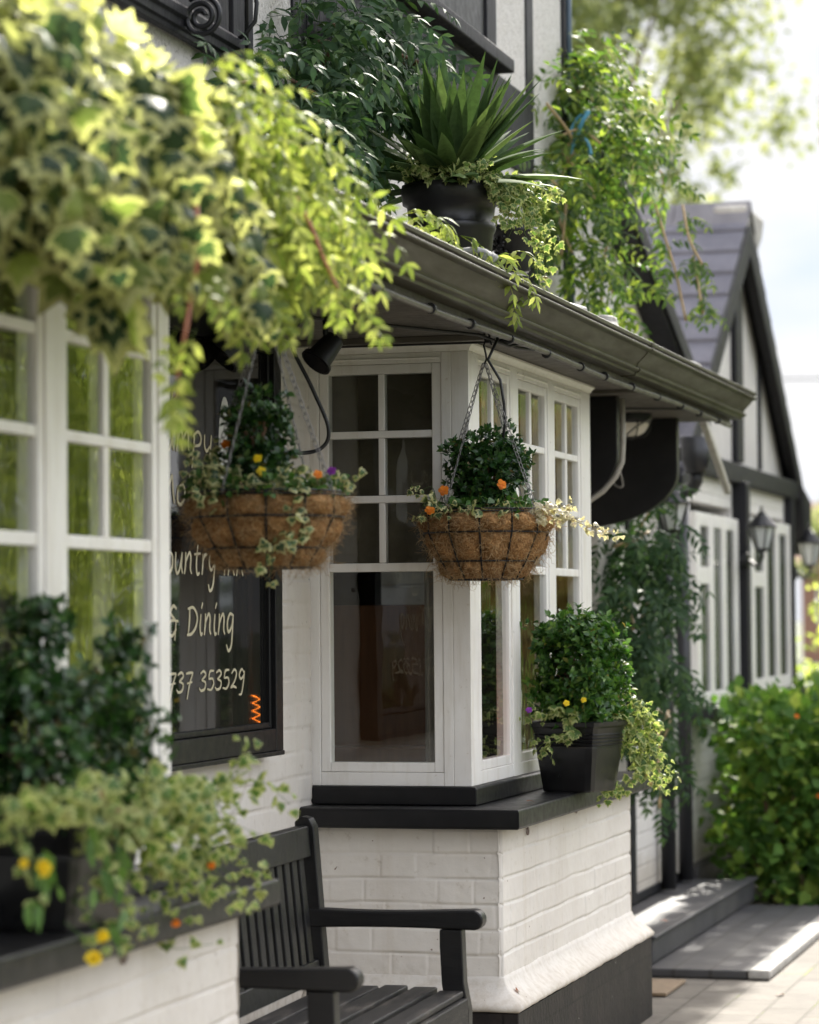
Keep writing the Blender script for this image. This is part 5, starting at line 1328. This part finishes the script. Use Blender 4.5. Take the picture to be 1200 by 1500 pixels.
def bush(parts, leaf, key, label, loc, cat='box shrub', tpl='oval', lumpy=.3):
    L = Leaves(tpl)
    for (c, s, n, rd, rot) in parts: box_bush(L, c, s, n, leaf, rd, .018, rot, lumpy)
    t = thing('box_shrub', label, cat, loc, 'clipped box shrubs'); L.build('foliage', M[key], t)
    s2 = MB()
    c = parts[0][0]; h = parts[0][1]
    for k in range(14):
        a = rng.uniform(0, 2 * PI); e = np.array(c) + np.array([math.cos(a) * h[0] * .35, math.sin(a) * h[1] * .35, rng.uniform(-.1, .4) * h[2]])
        s2.tube([np.array([c[0], c[1], c[2] - h[2] * .55]), (np.array([c[0], c[1], c[2] - h[2] * .2]) + e) / 2, e], .003, 5)
    s2.build('stems', M['twig'], t, 0, True)
    return t
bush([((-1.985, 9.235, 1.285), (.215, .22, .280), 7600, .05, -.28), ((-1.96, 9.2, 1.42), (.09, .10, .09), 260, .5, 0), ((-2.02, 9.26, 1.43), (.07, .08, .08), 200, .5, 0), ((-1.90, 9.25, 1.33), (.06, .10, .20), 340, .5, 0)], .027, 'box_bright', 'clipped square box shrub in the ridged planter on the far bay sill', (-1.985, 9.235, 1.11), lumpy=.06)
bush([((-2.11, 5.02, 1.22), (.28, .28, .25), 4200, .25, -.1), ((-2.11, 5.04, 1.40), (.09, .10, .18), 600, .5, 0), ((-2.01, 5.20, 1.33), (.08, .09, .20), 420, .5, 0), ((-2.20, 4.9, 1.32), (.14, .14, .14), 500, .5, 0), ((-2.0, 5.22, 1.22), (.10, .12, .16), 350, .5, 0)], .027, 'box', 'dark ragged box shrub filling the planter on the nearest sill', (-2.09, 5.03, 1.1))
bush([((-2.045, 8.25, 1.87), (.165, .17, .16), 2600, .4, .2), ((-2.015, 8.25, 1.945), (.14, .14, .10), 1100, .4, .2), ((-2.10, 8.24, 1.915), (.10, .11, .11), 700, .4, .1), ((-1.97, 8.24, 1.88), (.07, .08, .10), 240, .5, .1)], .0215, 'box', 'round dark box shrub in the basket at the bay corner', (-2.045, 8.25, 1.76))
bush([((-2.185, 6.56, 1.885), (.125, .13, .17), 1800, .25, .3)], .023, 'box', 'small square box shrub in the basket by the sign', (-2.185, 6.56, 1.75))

# low green bedding leaves filling the rims
def bedding(c, R, n, leaf, label, key='viola_green'):
    L = Leaves('broad')
    a = rng.uniform(0, 2 * PI, n); r = R * np.sqrt(rng.uniform(.25, 1, n))
    P = np.stack([c[0] + r * np.cos(a), c[1] + r * np.sin(a), c[2] + rng.uniform(0, .05, n)], 1)
    D = unit(np.stack([np.cos(a), np.sin(a), np.full(n, .3)], 1) + rng.normal(size=(n, 3)) * .6)
    L.add(P, D, unit(np.array([.2, -.4, .8]) + rng.normal(size=(n, 3)) * .4), leaf * rng.uniform(.6, 1.1, n))
    tag(L.build('bedding_plant', M[key]), label, 'bedding plant', 'bedding plants in the containers')
bedding((-2.045, 8.248, 1.745), .172, 420, .030, 'green bedding leaves filling the rim of the basket at the bay corner')
bedding((-2.162, 6.555, 1.735), .180, 420, .032, 'green bedding leaves filling the rim of the basket by the sign')
bedding((-1.985, 9.235, 1.10), .11, 160, .026, 'low bedding leaves under the clipped box in the ridged planter')

# flowers: each a little plant with a stem and a ruffled bloom
def flower(c, kind, label, r, root, face=(.25, -.8, .45), dbl=False):
    t = thing('bedding_flower', label, 'flower', c, None)
    f = unit(np.array(face) + rng.normal(size=3) * .15); s = unit(np.cross(f, [0, 0, 1.])); u_ = np.cross(s, f)
    L = Leaves('petal')
    for ring, (nP, tilt, sc_) in enumerate(((6, .15, 1.0), (6, .55, .8), (5, 1.0, .55)) if dbl else ((5, .12, 1.0), (3, .3, .75))):
        for k in range(nP):
            a = 2 * PI * (k + .4 * ring) / nP; o = math.cos(a) * s + math.sin(a) * u_
            L.add(np.array(c) + f * .003 * ring, unit(o * math.cos(tilt) + f * math.sin(tilt)), unit(f * math.cos(tilt) - o * math.sin(tilt)), r * sc_ * rng.uniform(.9, 1.1))
    L.build('bloom', M[kind], t)
    st = MB(); st.tube([np.array(c) - f * .002, (np.array(c) + np.array(root)) / 2 + np.array([0, 0, .01]), np.array(root)], .0011, 5); st.build('stem', M['viola_green'], t, 0, True)
FC = FLOW
nm = ['yellow flower at the far right of the nearest sill ivy', 'yellow flower hanging before the dark near planter', 'yellow bud left of the larger bloom before the near planter', 'upper of two yellow flowers hanging low under the near sill', 'lowest yellow flower hanging below the near sill', 'orange flower in the right part of the near sill ivy', 'rusty orange flower below the edge of the near sill']
kd = ['yellow', 'yellow', 'yellow', 'yellow', 'yellow', 'orange', 'orange']
rr = [.014, .016, .009, .012, .016, .008, .009]
for c, n_, k_, r_ in zip(FC[0], nm, kd, rr): flower(c, k_, n_, r_, (c[0] - .03, c[1] - .06, c[2] + .07), dbl=True)
for c, n_ in zip(FC[1], ['orange viola by the chain on the box shrub of the corner basket', 'orange viola on the right of the corner basket shrub', 'orange viola on the left rim of the corner basket']): flower(c, 'orange', n_, .0155, (c[0], c[1] + .03, 1.745))
for c, n_, k_ in zip(FC[2], ['yellow viola under the shrub of the basket by the sign', 'second yellow viola just below, in the basket by the sign', 'orange viola on the right rim of the basket by the sign', 'purple flower at the right rim of the basket by the sign', 'small orange flower in the dark shrub of the basket by the sign'], ['yellow', 'yellow', 'orange', 'purple', 'orange']): flower(c, k_, n_, .012, (c[0], c[1] + .04, 1.735))
for c, n_, k_ in zip(FC[3], ['purple flower at the left rim of the ridged planter', 'small yellow flower under the clipped box, left one', 'yellow flower under the clipped box, right one'], ['purple', 'yellow', 'yellow']): flower(c, k_, n_, .010, (c[0], c[1] + .03, 1.10))
# strap leaved plant hanging down from the near planter
L = Leaves('long')
for (x0, y0, z0) in ((-1.93, 4.86, 1.09), (-1.93, 4.92, 1.06), (-1.92, 4.90, .99), (-1.92, 4.93, .94)):
    for k in range(5): L.add(np.array([x0, y0 + rng.normal() * .035, z0 + rng.normal() * .02]), unit(np.array([.25, -.05 + rng.normal() * .6, -.75])), unit(np.array([.5, -.7, .3]) + rng.normal(size=3) * .3), rng.uniform(.04, .07))
tag(L.build('trailing_plant', M['strap']), 'light green strap leaved plant hanging over the front of the near planter', 'plant')
L = Leaves('long')
for k in range(16): L.add(np.array([-1.92, 4.58 + rng.normal() * .03, 1.07 - .10 * rng.random()]), unit(np.array([.2, rng.normal() * .6, -.7])), unit(np.array([.5, -.7, .3]) + rng.normal(size=3) * .3), rng.uniform(.03, .06))
tag(L.build('trailing_plant', M['strap']), 'small leafy shoot with yellow flowers hanging at the left end of the near planter', 'plant')

# a few fallen leaves
def fallen(c, key, label, sz, d, n_):
    L = Leaves('broad'); L.add(np.array([c]), np.array([d], float), np.array([n_], float), np.array([sz]))
    tag(L.build('fallen_leaf', M[key]), label, 'leaf')
leafmat('dead_leaf', [(0, (.20, .06, .03)), (1, (.30, .11, .05))], .7, .2)
fallen((-2.010, 8.42, .346), 'dead_leaf', 'small red brown leaf lying on the sloping white skirting near the corner', .030, (.2, .9, -.1), (.7, 0, .7))
fallen((-2.02, 8.62, .893), 'dead_leaf', 'curled brown leaf lying on the black sill left of the planter', .028, (.8, .5, .1), (0, 0, 1))
fallen((-1.62, 11.05, .008), 'dead_leaf', 'dry brown leaf lying on the sunlit paving by the platform', .045, (.5, .6, .1), (0, 0, 1))
fallen((-2.30, 12.3, .15), 'dead_leaf', 'dry brown leaf lying on the dark stone step', .045, (.7, -.3, .1), (0, 0, 1))
# ------------------------------------------------------------------ ground
g = MB(); g.box(-400, 400, -200, 700, -.30, -.004); tag(g.build('ground', M['grass_far']), 'rough green ground reaching to the horizon', 'ground', kind='structure')
pv = MB(); pv.box(-2.70, 3.2, -6, 22, -.05, .003); tag(pv.build('paving', M['paving']), 'pale paved forecourt with mossy joints', 'paving', kind='structure')

# ------------------------------------------------------------------ trees
def tree(name, label, base, h, balls, n, leaf, key, tpl='card', cat='tree', trunk=.16, droop=.15, group=None, shell=.3, lumps=7, lump=.42):
    """tapered trunk, limbs to each crown lobe, twigs and leaf clumps spread through the lobes"""
    t = thing(name, label, cat, base, group)
    B = np.array(balls, float); top = np.array([base[0], base[1], base[2] + h])
    tk = MB(); tk.tube([np.array(base) - np.array([0, 0, .1]), np.array(base) + np.array([.02, 0, h * .3]), top], [trunk, trunk * .8, trunk * .55], 10)
    for b_ in B:
        mid = (top + b_[:3]) / 2 + rng.normal(size=3) * .15 * b_[3]
        tk.tube(smooth([top - np.array([0, 0, h * .15]), mid, b_[:3]], 4), [trunk * .5 * (1 - i / 10) for i in range(len(smooth([top, mid, b_[:3]], 4)))], 7)
    tk.build('trunk', M['twig'], t, 0, True)
    # clumps: leaves gather around sub-centres so that sky shows between them
    C = []
    for b_ in B:
        d = rand_unit(lumps * 3); r = b_[3] * rng.uniform(shell, 1.0, lumps * 3)
        for k in range(lumps * 3): C.append((*(b_[:3] + d[k] * r[k]), b_[3] * lump * rng.uniform(.5, 1.0)))
    P, d = in_balls(C, n, .05)
    L = Leaves(tpl)
    L.add(P, unit(d * .6 + rng.normal(size=P.shape) * .5 - np.array([0, 0, droop])), unit(np.array([0, 0, .6]) + rng.normal(size=P.shape) * .7), leaf * rng.uniform(.6, 1.2, n))
    L.build('crown', M[key], t, False)
    return t
# seen above the roofs
tree('tree', 'large airy yellow green tree rising behind the cottage roof', (-9.5, 44, 0), 5.5, [(-9.4, 44, 8.2, 2.0), (-8.2, 44.5, 9.6, 2.0), (-9.8, 43, 11.5, 2.5), (-7.6, 44, 12.2, 1.9), (-7.2, 44, 10.4, 1.1), (-8.6, 44, 6.4, 1.5), (-11.5, 44, 9.5, 2.4), (-9, 44, 14.0, 2.4), (-7.8, 44, 7.7, 1.0)], 26000, .15, 'tree', lumps=8, lump=.40)
tree('tree', 'low hazy tree at the far right beyond the cottage corner', (-8.2, 78, 0), 2.0, [(-8.4, 78, 4.0, 1.8), (-7.2, 78, 5.0, 1.6), (-9.4, 79, 3.2, 1.6), (-6.6, 79, 3.4, 1.6)], 5000, .26, 'tree', group='far trees')
tree('tree', 'tall far tree behind the hazy one, mostly out of frame', (-5.4, 84, 0), 2.5, [(-5.4, 84, 5.2, 2.0), (-4.2, 84, 6.6, 1.8), (-6.4, 84, 3.8, 1.8)], 4000, .28, 'tree_dark', group='far trees')
# bright shrub behind the hedge
tree('bush', 'bright yellow green bush behind the hedge at the right edge', (-2.9, 23, 0), .4, [(-3.1, 23, .7, .55), (-2.5, 23.3, .9, .6), (-2.9, 23, 1.25, .45), (-2.2, 23, .5, .5), (-3.3, 22.6, .35, .4)], 3800, .085, 'willow', cat='bush', trunk=.04, tpl='oval')
# hedge in front of the cottage
L = Leaves('broad'); n = 9000
HB = [(-2.26, 14.62, .26, .22), (-2.25, 14.7, .86, .24), (-2.16, 14.75, .45, .34), (-2.10, 14.70, .80, .30), (-1.85, 14.9, .50, .42), (-1.80, 14.9, .85, .28), (-2.2, 15.4, .60, .38), (-1.6, 15.2, .5, .45), (-2.2, 15.9, .65, .38), (-1.9, 15.8, .8, .35), (-1.5, 15.9, .6, .5), (-2.2, 16.6, .7, .38), (-1.9, 16.6, .6, .5), (-2.05, 14.62, .20, .22), (-1.8, 14.7, .2, .3)]
P, d = in_balls(HB, n, .45); P[:, 2] = np.clip(P[:, 2], .03, 1.14)
L.add(P, unit(d * .7 + np.array([.1, -.2, .25]) + rng.normal(size=P.shape) * .45), unit(d * .3 + np.array([.1, -.25, .75]) + rng.normal(size=P.shape) * .45), .075 * rng.uniform(.6, 1.25, n))
hd = thing('hedge', 'glossy green laurel hedge before the cottage windows beside the steps', 'hedge', (-1.9, 15.4, 0))
L.build('foliage', M['laurel'], hd)
s2 = MB()
for b_ in HB: s2.tube([(b_[0] * .5 - 1.0, b_[1], 0), (b_[0] + .05, b_[1] + .03, b_[2] * .6), b_[:3]], .012, 6)
s2.build('stems', M['twig'], hd, 0, True)
for k, (x, y, z) in enumerate(((-1.86, 14.52, .78), (-1.90, 14.53, .55), (-1.83, 14.50, .66), (-2.0, 14.48, .95))):
    flower((x, y, z), 'orange', ['orange berries high at the right of the hedge', 'orange berries low at the right of the hedge', 'orange berries in the middle right of the hedge', 'orange berries near the top of the hedge'][k], .014, (x, y + .1, z - .1), dbl=True)
# slim evergreen added outside the right edge of the view to shade the steps
def column_tree(label, base, h, R, n):
    t = thing('added_shade_tree', label, 'tree', base)
    tk = MB(); tk.tube([base, (base[0], base[1], h * .95)], [.07, .02], 8); tk.build('trunk', M['twig'], t, 0, True)
    z = rng.uniform(.025, 1, n); a = rng.uniform(0, 2 * PI, n); r = R * (1.05 - .9 * z ** 7) * (.82 + .36 * vnoise(z * 9, a * 1.2, 5)) * np.sqrt(rng.uniform(.1, 1, n))
    P = np.stack([base[0] + r * np.cos(a), base[1] + r * np.sin(a), z * h], 1)
    L = Leaves('oval'); L.add(P, unit(np.stack([np.cos(a) * .5, np.sin(a) * .5, np.ones(n)], 1) + rng.normal(size=(n, 3)) * .35), rand_unit(n), .09 * rng.uniform(.7, 1.2, n))
    L.build('crown', M['tree_dark'], t, False)
column_tree('slim dark evergreen column added out of view to shade the steps and paving', (-2.13, 19.6, 0), 9.4, .235, 12000)
# far brick house
fh = thing('brick_house', 'distant red brick house with a chimney at the right edge', 'house', (-8.6, 92, 0))
b_ = MB(); b_.box(-12.5, -6.0, 92, 99, 0, 3.0); b_.build('wall', painted('far_brick', (.30, .15, .10), (.36, .20, .14), .8), fh)
b_ = MB(); b_.prism([(91.6, 2.9), (99.4, 2.9), (95.5, 5.2)], 'x', -12.8, -5.8); rf2 = b_.build('roof', painted('far_tile', (.30, .17, .13), (.36, .21, .16), .8), fh)
b_ = MB(); b_.box(-9.8, -9.1, 95, 95.8, 4.8, 6.3); b_.build('chimney', painted('far_chimney', (.40, .18, .10), (.46, .22, .13), .8), rf2)
for x in (-11.5, -9.2, -7.2):
    f = MB().box(x - .5, x + .5, 91.93, 92.0, 1.2, 2.4).build('window', M['frame_white'], fh); MB().box(x - .42, x + .42, 91.92, 91.928, 1.28, 2.32).build('pane', M['black_matt'], f)

# ------------------------------------------------------------------ across the forecourt: what the window panes mirror
def willow(label, base, h, R, n, key='willow'):
    t = thing('willow_tree', label, 'willow', base, 'trees across the forecourt')
    tk = MB(); top = np.array(base) + np.array([0, 0, h * .45]); tk.tube([np.array(base), top * .5 + np.array(base) * .5 + np.array([.05, 0, 0]), top], [.22, .16, .12], 10)
    L = Leaves('thin'); L.tpl = (L.tpl[0] * np.array([1.4, 1, 1]), L.tpl[1], L.tpl[2])
    for k in range(n):
        a = rng.uniform(0, 2 * PI); r = R * math.sqrt(rng.uniform(.05, 1)); z1 = base[2] + h * (1 - .35 * (r / R) ** 2) * rng.uniform(.75, 1.0)
        p = np.array([base[0] + r * math.cos(a), base[1] + r * math.sin(a), z1]); ln = rng.uniform(.35, .95) * z1
        m_ = int(ln / .055); tt = np.linspace(0, 1, m_)[:, None]
        Q = p - tt * np.array([0, 0, ln]) + np.array([math.cos(a), math.sin(a), 0]) * .25 * tt ** .5 + rng.normal(size=(m_, 3)) * .03
        L.add(Q, unit(np.array([0, 0, -1.0]) + rng.normal(size=(m_, 3)) * .35), rand_unit(m_), .13 * rng.uniform(.7, 1.2, m_))
        if k % 12 == 0: tk.tube([top, (top + p) / 2 + np.array([0, 0, .3]), p], [.06, .04, .015], 6)
    tk.build('trunk', M['twig'], t, 0, True); L.build('crown', M[key], t, False)
willow('tall weeping willow across the forecourt mirrored in the window panes', (5.3, 20.5, 0), 7.0, 2.1, 520)
willow('smaller weeping willow across the forecourt beside the taller one', (9.0, 18.6, 0), 3.7, 1.7, 360)
tree('bush', 'dense green bush across the forecourt below the willows', (6.8, 17.5, 0), .5, [(6.4, 17.5, .7, .8), (7.6, 17.2, .8, .8), (5.0, 18.3, .7, .8), (9.2, 16.4, .8, .9)], 4000, .10, 'laurel', cat='bush', trunk=.05, group='trees across the forecourt')
tree('tree', 'rust leaved small tree across the forecourt', (.5, 21.2, 0), 1.0, [(.5, 21.2, 1.9, .6), (.9, 21.4, 2.6, .55), (.2, 21.2, 2.5, .5), (.1, 20.9, 1.4, .5)], 3800, .11, 'autumn', trunk=.08, group='trees across the forecourt')
willow('middle weeping willow across the forecourt between two others', (7.1, 19.6, 0), 5.2, 1.6, 420)
willow('narrow weeping willow across the forecourt nearest the lane', (.9, 23.2, 0), 5.6, 1.3, 380)
tree('tree', 'leafy green tree across the forecourt near the lane', (1.6, 26, 0), 1.5, [(1.6, 26, 2.6, 1.1), (2.4, 26, 3.8, 1.1), (1.0, 26, 3.6, 1.0), (1.9, 26, 4.9, .9), (.6, 26, 4.6, .8)], 5000, .13, 'tree', trunk=.1, group='trees across the forecourt')

HB2 = [(x + rng.normal() * .2, 24.2 + .25 * x * .2, z + rng.normal() * .1, .75) for x in np.arange(-1.4, 17, .8) for z in (.5, 1.3, 2.0)]
L = Leaves('card'); P, d = in_balls(HB2, 9000, .5); P[:, 2] = np.maximum(P[:, 2], .05)
L.add(P, unit(d * .6 + rng.normal(size=P.shape) * .6), unit(np.array([0, -.5, .6]) + rng.normal(size=P.shape) * .5), rng.uniform(.10, .18, len(P)))
tag(L.build('tall_hedge', M['tree_dark'], None, False), 'long tall hedge closing the far side of the forecourt behind the willows', 'hedge')

# ------------------------------------------------------------------ sky, sun, camera
SUN_EL = math.radians(36); SUN_AZ = math.radians(-.6)      # azimuth from +Y towards +X
w = bpy.data.worlds.new('World'); sc.world = w; w.use_nodes = True
nt = w.node_tree; bg = nt.nodes['Background']
sky = nt.nodes.new('ShaderNodeTexSky'); sky.sky_type = 'NISHITA'; sky.sun_disc = False
sky.sun_elevation = SUN_EL; sky.sun_rotation = SUN_AZ; sky.air_density = 1.0; sky.dust_density = 1.6; sky.ozone_density = 1.0
tc = nt.nodes.new('ShaderNodeTexCoord'); mp = nt.nodes.new('ShaderNodeMapping'); mp.inputs['Scale'].default_value = (1, 1, 2.6)
nz = nt.nodes.new('ShaderNodeTexNoise'); nz.inputs['Scale'].default_value = 3.6; nz.inputs['Detail'].default_value = 8; nz.inputs['Roughness'].default_value = .58
nt.links.new(tc.outputs['Generated'], mp.inputs[0]); nt.links.new(mp.outputs[0], nz.inputs['Vector'])
rp = nt.nodes.new('ShaderNodeValToRGB'); rp.color_ramp.elements[0].position = .42; rp.color_ramp.elements[1].position = .66
nt.links.new(nz.outputs[0], rp.inputs[0])
mxr = nt.nodes.new('ShaderNodeMix'); mxr.data_type = 'RGBA'
nt.links.new(rp.outputs[0], mxr.inputs[0]); nt.links.new(sky.outputs[0], mxr.inputs[6]); mxr.inputs[7].default_value = (9.9, 9.2, 8.3, 1)
hz = nt.nodes.new('ShaderNodeMix'); hz.data_type = 'RGBA'; hc = nt.nodes.new('ShaderNodeMix'); hc.data_type = 'RGBA'
sx = nt.nodes.new('ShaderNodeSeparateXYZ'); nt.links.new(tc.outputs['Generated'], sx.inputs[0])
mr = nt.nodes.new('ShaderNodeMapRange'); mr.interpolation_type = 'SMOOTHSTEP'; mr.inputs[1].default_value = .20; mr.inputs[2].default_value = .42; mr.inputs[3].default_value = 1; mr.inputs[4].default_value = 0
nt.links.new(sx.outputs[2], mr.inputs[0]); nt.links.new(mr.outputs[0], hz.inputs[0])
nz2 = nt.nodes.new('ShaderNodeTexNoise'); nz2.inputs['Scale'].default_value = 9; nz2.inputs['Detail'].default_value = 7; nt.links.new(mp.outputs[0], nz2.inputs['Vector'])
rp2 = nt.nodes.new('ShaderNodeValToRGB'); rp2.color_ramp.elements[0].position = .30; rp2.color_ramp.elements[1].position = .52; nt.links.new(nz2.outputs[0], rp2.inputs[0])
nt.links.new(rp2.outputs[0], hc.inputs[0]); hc.inputs[6].default_value = (1.65, 1.85, 2.2, 1); hc.inputs[7].default_value = (2.1, 2.1, 2.12, 1)
nt.links.new(mxr.outputs[2], hz.inputs[6]); nt.links.new(hc.outputs[2], hz.inputs[7])
nt.links.new(hz.outputs[2], bg.inputs[0]); bg.inputs[1].default_value = .13
sun = bpy.data.lights.new('sun', 'SUN'); sun.energy = 2.7; sun.angle = math.radians(.53); sun.color = (1, .95, .86)
so = bpy.data.objects.new('sun', sun); col.objects.link(so)
sdir = Vector((math.sin(SUN_AZ) * math.cos(SUN_EL), math.cos(SUN_AZ) * math.cos(SUN_EL), math.sin(SUN_EL)))
so.rotation_euler = sdir.to_track_quat('Z', 'Y').to_euler(); so.location = sdir * 40

cam = bpy.data.cameras.new('camera'); co = bpy.data.objects.new('camera', cam); col.objects.link(co); sc.camera = co
yaw, pit, rol = math.radians(15.44), math.radians(2.127), math.radians(-.474)
fw = Vector((-math.sin(yaw) * math.cos(pit), math.cos(yaw) * math.cos(pit), math.sin(pit))); rt = Vector((math.cos(yaw), math.sin(yaw), 0)); up = rt.cross(fw)
r2 = rt * math.cos(rol) + up * math.sin(rol); u2 = -rt * math.sin(rol) + up * math.cos(rol)
co.matrix_world = Matrix(((r2.x, u2.x, -fw.x, 0), (r2.y, u2.y, -fw.y, 0), (r2.z, u2.z, -fw.z, 1.45), (0, 0, 0, 1)))
cam.sensor_fit = 'VERTICAL'; cam.sensor_height = 36; cam.lens = 4236 / 1500 * 36; cam.clip_start = .1; cam.clip_end = 2000
cam.dof.use_dof = True; cam.dof.focus_distance = 8.55; cam.dof.aperture_fstop = 3.1; cam.dof.aperture_blades = 0

sc.render.engine = 'CYCLES'
sc.view_settings.view_transform = 'Standard'; sc.view_settings.look = 'None'; sc.view_settings.gamma = 1; sc.view_settings.exposure = 1.95
sc.cycles.use_denoising = True
sc.cycles.max_bounces = 10; sc.cycles.transparent_max_bounces = 12; sc.cycles.diffuse_bounces = 5; sc.cycles.glossy_bounces = 4; sc.cycles.sample_clamp_indirect = 6
sc.cycles.use_adaptive_sampling = True; sc.cycles.adaptive_threshold = .012
